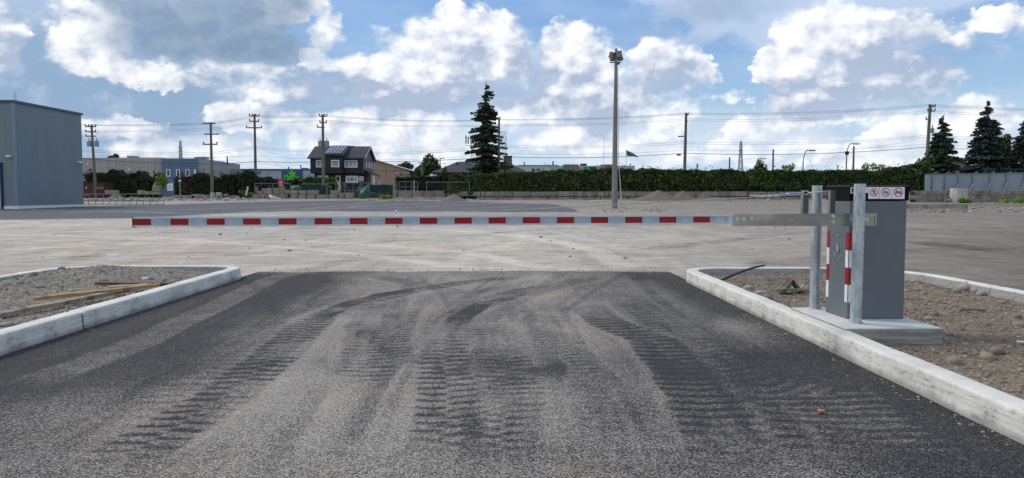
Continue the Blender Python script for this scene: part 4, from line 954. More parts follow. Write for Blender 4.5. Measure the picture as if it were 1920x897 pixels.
def hedge(name, label, px0, px1, topf, Y, thick, zb, mat_, n, size=.12, grp=None, cat='hedge', bumpy=.25, seed=1, ragged=.35, mat2=None):
    x0, x1 = XX(px0, Y), XX(px1, Y); Ln = x1-x0
    def top(x): return ZZ(0, Y)*0+np.array([ZZ(float(v), Y) for v in np.interp(x, [XX(p, Y) for p, _ in topf], [q for _, q in topf])])
    root = thing(name, label, cat, ((x0+x1)/2, Y+thick/2, zb), grp)
    m_ = int(n*.62); x = rng.uniform(x0, x1, m_); zt = top(x); zt = zt+ragged*(fbm(x*1.3, x*0, seed, 4)-.55)
    z = zb+(zt-zb)*rng.uniform(0, 1, m_)**.85; yo = (fbm(x*1.1, z*1.6, seed+4, 4)-.5)*bumpy*2.2
    end = np.minimum(np.minimum(x-x0, x1-x), .5)/.5
    c1 = np.stack([x, Y+yo+rng.normal(0, .07, m_)+(1-end)*thick*.4, z], -1); n1 = np.tile([0, -1, .35], (m_, 1))
    k_ = n-m_; x = rng.uniform(x0, x1, k_); zt = top(x)+ragged*(fbm(x*1.3, x*0, seed, 4)-.55)
    c2 = np.stack([x, Y+rng.uniform(-.1, thick, k_), zt+np.abs(rng.normal(0, .06, k_))*(1+3.0*(rng.uniform(0, 1, k_) > .95))-.10], -1); n2 = np.tile([0, -.3, 1], (k_, 1))
    c3n = n//7; z = zb+(zt[:c3n]-zb)*rng.uniform(0, 1, c3n); xx = np.where(rng.uniform(0, 1, c3n) > .5, x0, x1)+rng.normal(0, .08, c3n)
    c3 = np.stack([xx, Y+rng.uniform(0, thick, c3n), z], -1)
    V, Fc = leafquads(np.concatenate([c1, c2, c3]), np.concatenate([n1, n2, np.tile([.5, -.5, .3], (c3n, 1))]), size)
    npmesh('foliage', V, Fc, mat_, root)
    if mat2 is not None:
        s_ = rng.uniform(0, 1, len(c1)) < .12; s_ &= fbm(c1[:, 0]*.8, c1[:, 2], seed+40, 2) > .5
        V, Fc = leafquads(c1[s_]-np.array([0, .1, 0]), n1[s_], size*1.1); npmesh('withered_foliage', V, Fc, mat2, root)
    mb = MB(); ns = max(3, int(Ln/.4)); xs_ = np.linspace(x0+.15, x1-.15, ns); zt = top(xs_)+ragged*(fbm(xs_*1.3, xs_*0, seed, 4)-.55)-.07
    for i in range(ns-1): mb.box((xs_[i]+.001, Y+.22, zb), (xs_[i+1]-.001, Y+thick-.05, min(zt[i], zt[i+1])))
    mb.build('dark_core', CORE, root)  # dark boxes added inside the leaves so no sky shows through
    return root
def spruce(label, px, top_py, Y, halfpx, zb, nl, nb, mat_, dens=1.0, seed=1, droop=.35, hb=.04, gap=0., power=.85, grp='spruce trees beyond the yard', tuft=.16):
    x0 = XX(px, Y); H = ZZ(top_py, Y)-zb; Rm = abs(XX(px+halfpx, Y)-x0)
    root = thing('spruce_tree', label, 'tree', (x0, Y, zb), grp); r_ = np.random.default_rng(seed)
    tb = MB(); tb.tube([(x0, Y, zb), (x0+.03, Y, zb+H*.5), (x0, Y, zb+H*.99)], [.024*H, .014*H, .02], 8)
    cs = []; ns = []
    for k_ in range(nl):
        u = (k_+r_.uniform(-.5, .5))/nl; u = min(max(u, 0), .985); h = zb+H*(hb+(1-hb)*u); h0 = h; rr = Rm*(1-u)**power*r_.uniform(.82, 1.12)+.12
        for j in range(nb if u < .8 else max(4, nb//2)):
            if r_.uniform() < gap*(1-u*.5): continue
            a = 2*math.pi*(j+r_.uniform(-.35, .35))/nb+k_*.7; L_ = rr*r_.uniform(.68, 1.12); h = h0+r_.uniform(-.6, .6)*H/nl; m_ = max(3, int(L_/.13*dens)); s = (np.arange(m_)+.6)/m_
            dz = -droop*L_*s**1.3+.30*droop*L_*s**4
            bx_ = x0+np.cos(a)*L_*s; by_ = Y+np.sin(a)*L_*s; bz_ = h+dz+.06*H/12
            tb.tube([(x0, Y, h), (x0+math.cos(a)*L_*.5, Y+math.sin(a)*L_*.5, h+float(np.interp(.5, s, dz))), (float(bx_[-1]), float(by_[-1]), float(bz_[-1]))], [.035, .022, .008], 4, False)
            for q in range(7 if L_ > .6 else 4):
                wd = .30*L_*(1.05-s)+.05
                off = r_.uniform(-1, 1, m_)*wd
                cs.append(np.stack([bx_-np.sin(a)*off, by_+np.cos(a)*off, bz_-np.abs(off)*.25-r_.uniform(0, .16, m_)], -1)); ns.append(np.tile([math.cos(a)*.3, math.sin(a)*.3, .9], (m_, 1)))
    cs.append(np.stack([x0+r_.normal(0, .04, 14), Y+r_.normal(0, .04, 14), zb+H*(1-np.linspace(0, .06, 14))], -1)); ns.append(np.tile([1, 0, 0.], (14, 1)))
    V, Fc = leafquads(np.concatenate(cs), np.concatenate(ns), tuft, .45, .55)
    tb.build('trunk', BARK, root); npmesh('crown', V, Fc, mat_, root); return root
def leafytree(label, blobs, Y, zb, trunkpx, mat_, n=3000, size=.16, cat='tree', name='leafy_tree', grp=None, seed=3, dy=1.0, tr=.12):
    r_ = np.random.default_rng(seed); x0 = XX(trunkpx, Y); root = thing(name, label, cat, (x0, Y, zb), grp)
    tb = MB(); top = max(ZZ(b_[1], Y) for b_ in blobs); tb.tube([(x0, Y, zb), (x0+.05, Y, (zb+top)/2)], [tr, tr*.6], 8); cs = []; ns = []
    tot = sum(b_[2]*b_[3] for b_ in blobs)
    for (px, py, rx, rz) in blobs:
        cx, cz = XX(px, Y), ZZ(py, Y); ax_, az__ = rx/F*Y, rz/F*Y; m_ = int(n*rx*rz/tot)
        tb.tube([(x0+.03, Y, zb+(top-zb)*.35), ((x0+cx)/2, Y, (zb+(top-zb)*.35+cz)/2), (cx, Y, cz)], [tr*.6, tr*.35, tr*.12], 5, False)
        d = r_.normal(0, 1, (m_, 3)); d /= np.linalg.norm(d, axis=1)[:, None]; rad = r_.uniform(.25, 1.06, m_)**.5*(.72+.6*fbm(d[:, 0]*2+px, d[:, 2]*2+py, seed, 3))
        cs.append(np.array([cx, Y, cz])+d*rad[:, None]*np.array([ax_, ax_*dy, az__])); ns.append(d+[0, 0, .4])
    V, Fc = leafquads(np.concatenate(cs), np.concatenate(ns), size, .6, .7); tb.build('trunk', BARK, root, smooth=True); npmesh('crown', V, Fc, mat_, root); return root

# ================================================================== grey metal building at the left
A_ = G(32, 392.3); bx_ = A_[0]; B_ = (bx_, A_[1]*(XX(157.5, 1.0)**-1*XX(32, 1.0)), .4)
SID = ribbed('blue_grey_siding', (112,127,134), (106,121,129), .34, 'xy', .5, .5)
bld = thing('metal_building', 'tall blue grey metal clad hall at the left edge', 'building', (bx_-7, 43, gz(43)))
ztop = ZZ(188, A_[1], 32); zg = .34
mb = MB(); mb.box((bx_-16, A_[1], zg), (bx_, B_[1], ztop-.12)); mb.build('wall', SID, bld)
mb = MB(); mb.box((bx_-16.1, A_[1]-.08, ztop-.119), (bx_+.08, B_[1]+.08, ztop)); mb.build('roof_trim', simple('slate_trim', (74,84,98), (66,76,90), 1, .5), bld)
mb = MB(); mb.box((bx_-16.05, A_[1]-.03, zg+.05), (bx_+.03, B_[1]+.03, zg+.22)); mb.build('base_flashing', TRIM, bld)
mb = MB(); mb.box((bx_-.10, A_[1]-.035, zg+.23), (bx_+.035, A_[1]+.10, ztop-.121)); mb.build('corner_trim', simple('corner_grey', (124,140,152), (118,134,146), 1, .5), bld)
zl_ = ZZ(294, A_[1]); mb = MB(); mb.box((bx_-.36, A_[1]-.20, zl_-.04), (bx_-.14, A_[1]-.036, zl_+.06)); mb.build('wall_light', TRIM, bld)
zl2 = ZZ(304, B_[1]-1); mb = MB(); mb.box((bx_+.0, B_[1]-.6, zl2-.05), (bx_+.16, B_[1]-.3, zl2+.05)); mb.build('wall_light', TRIM, bld)
zd = ZZ(310, A_[1]); mb = MB(); dxx = XX(2.5, A_[1]); mb.box((dxx-4, A_[1]-.05, zg+.02), (dxx, A_[1]-.001, zd)); d_ = mb.build('garage_door', simple('door_white', (190,194,200), (178,182,190), 1, .5), bld)
mb = MB(); mb.box((dxx+.001, A_[1]-.07, zg+.02), (dxx+.12, A_[1]-.001, zd+.12)); mb.box((dxx-4.1, A_[1]-.07, zd+.001), (dxx, A_[1]-.001, zd+.12)); mb.build('door_frame', simple('navy_trim', (24,34,70), (20,30,62), 1, .5), d_)
mb = MB(); mb.tube([(XX(35, 42), 42, ztop-.2), (XX(35, 42), 42, ZZ(174, 42))], .07, 8); mb.build('vent_pipe', TRIM, bld)

# ================================================================== buildings behind
GREYW = ribbed('grey_cladding', (160,157,151), (152,149,144), 1.2, 'x', .7, .2); BLUEW = ribbed('blue_panels', (86,110,134), (78,102,126), .9, 'z', .5, .3)
Y0 = 120; zb = .6
lb = thing('warehouse', 'long low grey warehouse with a blue office front, far left', 'building', (XX(290, Y0), Y0+6, .75))
mb = MB(); pbox(mb, 120, 305, 296.5, 380, Y0+.6, 14, zb); mb.build('wall', GREYW, lb)
mb = MB(); pbox(mb, 305.2, 370, 297.5, 380, Y0, 12, zb); w_ = mb.build('office_front', BLUEW, lb)
for a in ((313, 320.5, 318, 331.5), (331.5, 338.5, 318, 333), (349, 356.5, 318, 331.5), (365, 368, 318, 326)): window(lb, *a, Y0-.01, 1, DGLASS, .12)
mb = MB(); x0, x1 = XX(370.2, Y0), XX(431, Y0+14)
mb.prism([(x0, Y0+.8, zb), (x0, Y0+.8, ZZ(298.5, Y0+.8)), (x1, Y0+13.5, ZZ(306, Y0+13.5)), (x1, Y0+13.5, zb)], (-.01, 6, 0)); mb.build('side_wall', simple('pale_grey_wall', (158,158,160), (150,150,152), .5, .8), lb)
for i, px in enumerate((375, 385.5, 394.5, 408.5, 414.5)):
    t_ = (px-370.2)/(431-370.2); Yw = Y0+.8+12.7*t_-.12; mb = MB(); mb.box((XX(px-1.3, Yw), Yw-.1, ZZ(329, Yw)), (XX(px+1.3, Yw), Yw, ZZ(319.5+t_*2.5, Yw))); mb.build('slit_window', DGLASS, lb)
mb = MB(); pbox(mb, 431.5, 442, 317.5, 380, Y0+15, 6, zb); mb.build('low_annex', simple('annex_tan', (150,142,132), (140,132,124), 1, .8), lb)
for a in ((240, 252, 292.5, 296.4), (366, 372, 295, 297.4), (373, 385, 294.5, 298.4)):
    mb = MB(); pbox(mb, *a, Y0+4, 2); mb.build('rooftop_unit', simple('unit_grey', (150,156,162), (130,136,142), 3, .6), lb)
mb = MB(); mb.tube([(XX(427.5, 130), 130, ZZ(310, 130)), (XX(427.5, 130), 130, ZZ(294, 130))], .12, 6); mb.build('chimney_pipe', DARK, lb)
for px, py in ((166, 308), (170, 318.5), (243, 318)):
    mb = MB(); pbox(mb, px-1.8, px+1.8, py-1.3, py+1.3, Y0+.45, .14); mb.build('wall_light', TRIM if py != 318.5 else DARK, lb)
window(lb, 314, 325, 344, 358, Y0-.02, 2, GLASS, .25)
# blue building with the green sign
Y1 = 135; bb = thing('warehouse', 'low blue grey warehouse with a bright green leafy sign', 'building', (XX(515, Y1), Y1+5, .75))
mb = MB(); pbox(mb, 450, 583, 320.2, 380, Y1, 12, zb); mb.build('wall', ribbed('pale_blue_cladding', (158,170,184), (150,162,176), .8, 'z', .6, .3), bb)
mb = MB(); pbox(mb, 450, 583, 317, 320.1, Y1-.1, 12.2); mb.build('parapet', simple('blue_parapet', (64,106,142), (58,98,134), 1, .6), bb)
mb = MB(); mb.box((XX(529, Y1), Y1-.15, zb), (XX(568, Y1), Y1-.001, ZZ(320.3, Y1))); sgp = mb.build('sign_panel', simple('deep_blue_panel', (56,84,118), (50,78,110), 1, .6), bb)
GRN = simple('sign_green', (90,214,40), (80,200,36), 2, .6); YS = Y1-.2
def fontobj(text, x, z, Y, size, mat_, parent=None, name='lettering', bold=.0, ang=0, ext=.03):
    cu = bpy.data.curves.new(name, 'FONT'); cu.body = text; cu.size = size; cu.extrude = ext; cu.offset = bold; cu.materials.append(mat_)
    tmp_ = bpy.data.objects.new(name, cu); COL.objects.link(tmp_); me_ = bpy.data.meshes.new_from_object(tmp_.evaluated_get(bpy.context.evaluated_depsgraph_get())); bpy.data.objects.remove(tmp_)
    o = bpy.data.objects.new(name, me_); COL.objects.link(o); o.rotation_euler = (math.pi/2, 0, 0)
    if parent: o.parent = parent; rl = root_loc(parent); o.location = (x-rl[0], Y-rl[1], z-rl[2])
    else: o.location = (x, Y, z)
    return o
fontobj('Matrec', XX(533, YS), ZZ(335.6, YS), YS, 1.0, GRN, sgp, bold=.03).scale = (.93, 1, 1)
mb = MB(); mb.box((XX(533, YS), YS-.02, ZZ(337.4, YS)), (XX(565, YS), YS+.04, ZZ(336.3, YS))); mb.build('underline', GRN, sgp)
mb = MB(); xs0 = XX(549, YS)
mb.tube([(xs0, YS, ZZ(334, YS)), (xs0+.05, YS, ZZ(328, YS)), (xs0-.05, YS, ZZ(324, YS))], .07, 6)
for (px, py, ang, l) in ((548, 321.5, 1.57, .34), (545.2, 325.3, 2.6, .34), (552, 325.3, .5, .34), (546, 328.3, 2.8, .28), (551.5, 328.5, .3, .28)):
    cx, cz = XX(px, YS), ZZ(py, YS); pl = [(cx+math.cos(ang)*l*math.cos(t_)-math.sin(ang)*l*.5*math.sin(t_), YS-.02, cz+math.sin(ang)*l*math.cos(t_)+math.cos(ang)*l*.5*math.sin(t_)) for t_ in np.linspace(0, 6.28, 11)[:-1]]
    mb.prism(pl, (0, .05, 0))
mb.build('leaf_emblem', GRN, sgp)
mb = MB(); pbox(mb, 565, 575, 315, 317.3, Y1+2, 2); mb.tube([(XX(565, 138), 138, ZZ(316, 138)), (XX(564.5, 138), 138, ZZ(309.5, 138))], .12, 6); mb.build('rooftop_unit', simple('unit_blue', (120,134,146)), bb)
mb = MB(); mb.tube([(XX(542, 138), 138, ZZ(318, 138)), (XX(542, 138), 138, ZZ(313, 138))], .12, 6); mb.build('vent_pipe', DARK, bb)

# black house
BLK = ribbed('black_siding', (30,31,36), (26,27,32), .22, 'z', .6, .6); DGS = ribbed('dark_grey_gable_siding', (72,78,86), (64,70,78), .22, 'z', .6, .5); SHING = roofmat('charcoal_shingles', (44,44,50), (60,60,66)); BRK = brickmat('red_brown_brick', (66,48,44), (54,42,40), (76,72,70))
Yh = 95.0; hx0, hx1 = XX(582.5, Yh), XX(681.5, Yh); DH = 7.2; ez = ZZ(296, Yh); rz_ = ZZ(277.3, Yh+DH/2); fl = ZZ(325.5, Yh)
hs = thing('black_house', 'black two storey house with solar panels and brick ground floor', 'house', ((hx0+hx1)/2, Yh+DH/2, .75))
mb = MB(); mb.box((hx0, Yh, fl), (hx1-.02, Yh+DH, ez)); mb.build('upper_wall', BLK, hs)
mb = MB(); mb.box((hx0+.35, Yh+.5, .5), (hx1-.25, Yh+DH-.3, fl-.002)); mb.build('ground_floor_wall', BRK, hs)
mb = MB(); mb.prism([(hx1-.018, Yh, fl), (hx1-.018, Yh+DH, fl), (hx1-.018, Yh+DH, ez), (hx1-.018, Yh+DH/2, rz_-.12), (hx1-.018, Yh, ez)], (.05, 0, 0)); mb.build('gable_wall', DGS, hs)
mb = MB(); o_ = .45; sl_ = (rz_-ez)/(DH/2)
mb.prism([(hx0-.25, Yh-o_, ez-o_*sl_), (hx0-.25, Yh+DH/2, rz_), (hx0-.25, Yh+DH+o_, ez-o_*sl_), (hx0-.25, Yh+DH+o_, ez-o_*sl_+.15), (hx0-.25, Yh+DH/2, rz_+.17), (hx0-.25, Yh-o_, ez-o_*sl_+.15)], (hx1-hx0+.55, 0, 0)); roof = mb.build('roof', SHING, hs)
mb = MB(); mb.prism([(hx1+.302, Yh-o_, ez-o_*sl_-.06), (hx1+.302, Yh+DH/2, rz_-.06), (hx1+.302, Yh+DH+o_, ez-o_*sl_-.06), (hx1+.302, Yh+DH+o_, ez-o_*sl_+.17), (hx1+.302, Yh+DH/2, rz_+.19), (hx1+.302, Yh-o_, ez-o_*sl_+.17)], (.06, 0, 0)); mb.build('rake_board', simple('rake_grey', (150,154,160), (140,144,150), 2, .6), roof)
for px in (621, 662.5):
    mb = MB(); Yc = Yh+DH/2; mb.box((XX(px-2.2, Yc), Yc-.2, rz_-.1), (XX(px+2.2, Yc), Yc+.25, ZZ(274.3, Yc))); mb.build('chimney', DARK, roof)
sx0, sx1 = XX(613, Yh), XX(644.5, Yh)
mb = MB(); mb.box((sx0, Yh-.75, fl-.0), (sx1, Yh-.002, ZZ(292, Yh))); mb.build('bay', BLK, hs)
z_a = ZZ(292, Yh-1.1); mb = MB(); mb.prism([(sx0-.1, Yh-1.1, z_a), (sx0-.1, Yh+DH/2-.1, rz_+.12), (sx0-.1, Yh+DH/2-.1, rz_+.25), (sx0-.1, Yh-1.1, z_a+.14)], (sx1-sx0+.35, 0, 0)); br_ = mb.build('bay_roof', SHING, hs)
PAN = metal('solar_panel', (112,120,136), (96,104,120), .2, .3, 2); mb = MB(); ya, yb_ = Yh-.95, Yh+DH/2-.3
f_ = lambda yy: z_a+.14+(rz_+.25-z_a-.14)*(yy-(Yh-1.1))/(DH/2+1.0)
for i in range(5):
    for j in range(3):
        xa = sx0+.02+(sx1-sx0)*i/5; xb_ = xa+(sx1-sx0)/5-.09; y_a = ya+(yb_-ya)*j/3; y_b = y_a+(yb_-ya)/3-.09
        pn = MB(); pn.prism([(xa, y_a, f_(y_a)+.05), (xb_, y_a, f_(y_a)+.05), (xb_, y_b, f_(y_b)+.05), (xa, y_b, f_(y_b)+.05)], (0, -.02, .05)); pn.build('solar_panel', PAN, br_)
window(hs, 593.3, 616, 300.5, 314.3, Yh-.02, 3, GLASS, .16); window(hs, 621.7, 637, 300.5, 314, Yh-.77, 1, GLASS, .14); window(hs, 646.5, 671, 301, 314.7, Yh-.02, 3, GLASS, .14)
window(hs, 596, 616.5, 329.5, 341, Yh+.48, 3, GLASS, .18); window(hs, 648.5, 672, 330, 343.3, Yh+.48, 3, GLASS, .22)
mb = MB(); mb.box((XX(630, Yh+.5), Yh+.42, .75), (XX(639, Yh+.5), Yh+.499, ZZ(329.5, Yh+.5))); dr = mb.build('door', TRIM, hs)
mb = MB(); mb.box((XX(632.5, Yh+.5), Yh+.40, ZZ(340, Yh+.5)), (XX(636.5, Yh+.5), Yh+.419, ZZ(331.5, Yh+.5))); mb.build('pane', DGLASS, dr)
for (ya_, yb2) in ((Yh+1.6, Yh+2.2), (Yh+3.5, Yh+4.3), (Yh+5.3, Yh+6.0)): window(hs, ya_, yb2, ZZ(315.5, Yh+3.5), ZZ(304, Yh+3.5), 0, 1, GLASS, .1, xface=hx1+.03)
mb = MB(); mb.prism([(hx1+.034, Yh+.4, ZZ(320, Yh+.5)), (hx1+.034, Yh+.3, ZZ(320, Yh+.5)+.1), (hx1+1.5, Yh-.2, ZZ(329, Yh)), (hx1+1.5, Yh-.2, ZZ(330, Yh))], (0, 4.5, 0)); mb.build('porch_roof', SHING, hs)
for yy in (Yh+.1, Yh+4.0):
    mb = MB(); mb.box((hx1+1.2, yy, .7), (hx1+1.35, yy+.15, ZZ(328, Yh)-.1)); mb.build('porch_post', TRIM, hs)
mb = MB(); ys_ = Yh+.42; mb.box((XX(673.5, ys_), ys_-.04, ZZ(340, ys_)), (XX(682, ys_), ys_, ZZ(331.3, ys_)))
for r0 in (333.5, 337.8):
    mb.mat(1)
    for i, (a, b_) in enumerate(((675, 676.5), (677, 678.2), (678.8, 680.6))): mb.box((XX(a, ys_), ys_-.06, ZZ(r0+1, ys_)), (XX(b_, ys_), ys_-.041, ZZ(r0-.6, ys_)))
mb.mat(1); mb.box((XX(673.5, ys_), ys_-.05, ZZ(336, ys_)), (XX(682, ys_), ys_-.041, ZZ(335.5, ys_))); mb.build('wall_sign', [TRIM, simple('sign_text_grey', (120,104,108))], hs)

# beige warehouse behind it
Y2 = 118; TAN = ribbed('beige_cladding', (158,140,116), (150,132,110), 1.5, 'x', .8, .15); bw = thing('warehouse', 'beige warehouse with a sloping roof behind the black house', 'building', (XX(720, Y2), Y2+8, .75))
mb = MB(); xa, xb_ = XX(630, Y2), XX(767.5, Y2)
mb.prism([(xa, Y2, .5), (xb_, Y2, .5), (xb_, Y2, ZZ(320.5, Y2)), (XX(697, Y2), Y2, ZZ(298, Y2)), (XX(690, Y2), Y2, ZZ(296.5, Y2)), (xa, Y2, ZZ(310, Y2))], (0, 16, 0)); mb.build('wall', TAN, bw)
mb = MB(); mb.prism([(XX(777, Y2), Y2-.4, ZZ(322.3, Y2)), (XX(777, Y2), Y2-.4, ZZ(321, Y2)), (XX(690, Y2), Y2-.4, ZZ(295.3, Y2)), (XX(690, Y2), Y2-.4, ZZ(296.4, Y2))], (0, 17, 0)); mb.build('roof', simple('pale_roof_edge', (196,196,198), (186,186,188), 1, .5), bw)
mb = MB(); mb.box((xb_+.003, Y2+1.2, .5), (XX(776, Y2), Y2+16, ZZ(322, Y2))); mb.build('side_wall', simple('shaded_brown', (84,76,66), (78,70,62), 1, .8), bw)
mb = MB(); mb.box((xa, Y2-.03, ZZ(321.2, Y2)), (xb_, Y2-.001, ZZ(320.6, Y2))); mb.build('seam', simple('seam_tan', (104,92,78)), bw)
mb = MB(); pbox(mb, 743, 747, 324.3, 326, Y2-.2, .19); mb.build('wall_light', TRIM, bw)
# low house with hip roof and stone chimney
Y3 = 88; hh = thing('hip_roof_house', 'low house with dark hip roof and broad stone chimney behind hedge', 'house', (XX(900, Y3), Y3+4, .75))
ex0, ex1 = XX(809, Y3), XX(990, Y3); ez_ = ZZ(323.5, Y3); rx0, rx1 = XX(858.5, Y3+5), XX(952, Y3+5); rzz = ZZ(303.5, Y3+5)
mb = MB(); mb.add([(ex0, Y3, ez_), (ex1, Y3, ez_), (ex1, Y3+10, ez_), (ex0, Y3+10, ez_), (rx0, Y3+5, rzz), (rx1, Y3+5, rzz)], [(0, 1, 5, 4), (1, 2, 5), (2, 3, 4, 5), (3, 0, 4), (3, 2, 1, 0)]); rf = mb.build('roof', SHING, hh)
mb = MB(); mb.box((ex0+.6, Y3+.6, .6), (ex1-.6, Y3+9.4, ez_-.002)); mb.build('wall', simple('dark_brick_wall', (70,62,58), (60,54,50), 1, .9), hh)
STN = brickmat('stone_courses', (146,136,124), (120,112,104), (86,80,74), .55, .16)
mb = MB(); pbox(mb, 944, 960, 293.5, 340, Y3-.5, 1.2, .75); mb.build('chimney', STN, hh); mb = MB(); mb.box((XX(943.5, Y3), Y3-.6, ZZ(293.4, Y3)), (XX(960.5, Y3), Y3+.8, ZZ(292.6, Y3))); mb.build('chimney_cap', CONC, hh)
for px, py in ((873.5, 301), (856.5, 306)):
    mb = MB(); pbox(mb, px-1.4, px+1.4, py, py+5, Y3+3.5, .4); mb.build('roof_vent', DARK, rf)
# meter cabinet on a stand beside the chimney
mb = MB(); Y4 = 84; pbox(mb, 936.8, 943.8, 306.5, 330, Y4, .5, .75); mt = mb.build('utility_cabinet', simple('cabinet_cream', (190,188,176), (178,176,164), 2, .6), origin=(XX(940, Y4), Y4, .75)); tag(mt, 'tall cream utility cabinet between the stone chimney and the spruce', 'cabinet')
mb = MB(); pbox(mb, 938, 942.6, 310.5, 315, Y4-.03, .02); pbox(mb, 938, 942.6, 316.5, 321, Y4-.03, .02); mb.build('panel', simple('panel_grey', (130,130,126)), mt, origin=tuple(mt.location))
# far pale building with stone piers
Y5 = 150; fb = thing('office_building', 'long pale low building with stone piers and green sign', 'building', (XX(1080, Y5), Y5+6, .75))
mb = MB(); pbox(mb, 960, 1036, 310.5, 380, Y5+.4, 12, .5); mb.build('wall', simple('pale_green_wall', (176,190,182), (168,182,174), 1, .8), fb)
mb = MB(); pbox(mb, 1036.2, 1190, 311, 380, Y5, 12, .5); mb.build('front_wall', simple('pale_blue_wall', (166,178,194), (156,168,184), 1, .7), fb)
mb = MB(); pbox(mb, 972, 1046, 309.7, 310.4, Y5+.2, 12); mb.build('parapet', simple('parapet_grey', (110,118,124)), fb)
for a, b_ in ((1057, 1085), (1128, 1157)):
    mb = MB(); pbox(mb, a, b_, 308.5, 380, Y5-.5, 4, .5); mb.build('stone_pier', STN, fb)
mb = MB(); pbox(mb, 1096, 1118, 313.5, 322, Y5-.15, .14); sg = mb.build('dark_window', DARK, fb)
mb = MB(); YQ = Y5-.25
for (px, py, ang, l) in ((1102, 315.5, 1.57, .3), (1100.5, 317, 2.6, .3), (1103.8, 317, .5, .3)):
    cx, cz = XX(px, YQ), ZZ(py, YQ); mb.prism([(cx+math.cos(ang)*l*math.cos(t_)-math.sin(ang)*l*.5*math.sin(t_), YQ, cz+math.sin(ang)*l*math.cos(t_)+math.cos(ang)*l*.5*math.sin(t_)) for t_ in np.linspace(0, 6.28, 11)[:-1]], (0, .05, 0))
mb.build('leaf_emblem', GRN, sg); fontobj('Matrec', XX(1096.8, YQ), ZZ(321, YQ), YQ, .9, GRN, sg, bold=.02).scale = (.66, 1, 1)
for px, w, t0 in ((983, 2.5, 303.5), (1037, 3, 302.5), (1022, 1, 304.5), (1181.5, 2.5, 307)):
    mb = MB(); pbox(mb, px-w/2, px+w/2, t0, 310.3, Y5+3, .5); mb.build('roof_vent', simple('vent_grey', (150,154,156), (134,138,140), 2, .6), fb)
mb = MB(); pbox(mb, 1089, 1100, 307, 310.9, Y5+3, 2); mb.build('rooftop_unit', DARK, fb)
for px in (1000, 1009): 
    mb = MB(); pbox(mb, px-2.8, px+2.8, 316.5, 321, Y5+.3, .09); mb.build('window', DGLASS, fb)
# house at the right behind the spruces
Y6 = 100; rh = thing('gable_house', 'pale brick house with a grey gable between two spruces', 'house', (XX(1796, Y6), Y6+4, .75))
mb = MB(); mb.prism([(XX(1783, Y6), Y6, .6), (XX(1812, Y6), Y6, .6), (XX(1812, Y6), Y6, ZZ(308, Y6)), (XX(1797, Y6), Y6, ZZ(299, Y6)), (XX(1783, Y6), Y6, ZZ(308, Y6))], (0, 8, 0)); mb.build('wall', brickmat('pink_brick', (170,146,134), (156,134,124), (170,164,156)), rh)
mb = MB(); mb.prism([(XX(1781, Y6), Y6-.4, ZZ(308.5, Y6)), (XX(1797, Y6), Y6-.4, ZZ(298, Y6)), (XX(1814, Y6), Y6-.4, ZZ(308.5, Y6)), (XX(1812, Y6), Y6-.4, ZZ(311, Y6)), (XX(1797, Y6), Y6-.4, ZZ(303, Y6)), (XX(1783, Y6), Y6-.4, ZZ(311, Y6))], (0, 9, 0)); mb.build('roof', SHING, rh)

# ================================================================== walls, fences, blocks
BLKM = simple('weathered_block', (158,152,140), (128,122,110), 1.1, .95, bumps=.5, fine=9, stretch=(1, 1, 1.4)); BLK2 = simple('stained_block', (164,160,152), (120,112,98), .9, .95, bumps=.5, fine=8, stretch=(2.5, 1, .6))
wall = thing('block_wall', 'long two tier concrete block wall below the cedar hedge', 'wall', (XX(1200, 72), 72, .69))
joints = [836.5, 878, 901, 935, 961, 995, 1043, 1092, 1141, 1193, 1245, 1297, 1350, 1404, 1458, 1512, 1566, 1620, 1672, 1716]
Yw = 72.0
for a, b_ in zip(joints, joints[1:]):
    mb = MB(); t_ = random.uniform(-.25, .35); mb.box((XX(a, Yw)+.025, Yw+random.uniform(-.03, .03), ZZ(369, Yw)+.03), (XX(b_, Yw)-.025, Yw+.6, ZZ(359.6+t_, Yw))); mb.build('concrete_block', random.choice([BLKM, BLK2]), wall, bevel=.03)
j2 = [893, 932, 981, 1028, 1076, 1126, 1177, 1228, 1280, 1333, 1388, 1443, 1498, 1552, 1606, 1660, 1714]
for a, b_ in zip(j2, j2[1:]):
    mb = MB(); mb.box((XX(a, Yw)+.03, Yw-.06, .4), (XX(b_, Yw)-.03, Yw+.6, ZZ(369.6, Yw))); mb.build('concrete_block', random.choice([BLKM, BLK2]), wall, bevel=.03)
wl = thing('block_wall', 'short single row of concrete blocks below the steel rail frames', 'wall', (XX(780, 72), 72, .69))
for a, b_ in ((736.5, 744.5), (746, 772), (773, 813), (814, 835)):
    mb = MB(); mb.box((XX(a, Yw), Yw, .6), (XX(b_, Yw), Yw+.6, ZZ(358.3 if a > 740 else 357.6, Yw))); mb.build('concrete_block', random.choice([BLKM, BLK2]), wl, bevel=.03)
w_l = None
hedge('hedge', 'long trimmed dark green cedar hedge above the concrete block wall', 833, 1730, [(833,331),(860,328),(900,326),(950,324),(985,322),(1020,320),(1060,318.5),(1120,318),(1160,319),(1240,316),(1320,318.5),(1400,320),(1500,320),(1600,320),(1660,318),(1690,312),(1730,308)], 73.2, 1.5, .75, HEDGE, 50000, .10, grp='cedar hedges', seed=5, ragged=.45, bumpy=.42, mat2=SHRUB)
hedge('hedge', 'lower left run of cedar hedge behind the rail frames', 744, 834, [(744,333),(800,332),(834,330)], 73.6, 1.2, .75, HEDGE2, 7000, .10, grp='cedar hedges', seed=6, ragged=.2)
hedge('hedge', 'dark ragged cedar row behind the red container', 158, 288, [(158,326),(180,322),(215,323),(240,326),(262,328),(280,332),(288,340)], 90, 2.2, .75, HEDGE2, 9500, .13, grp='cedar hedges', seed=7, ragged=1.1)
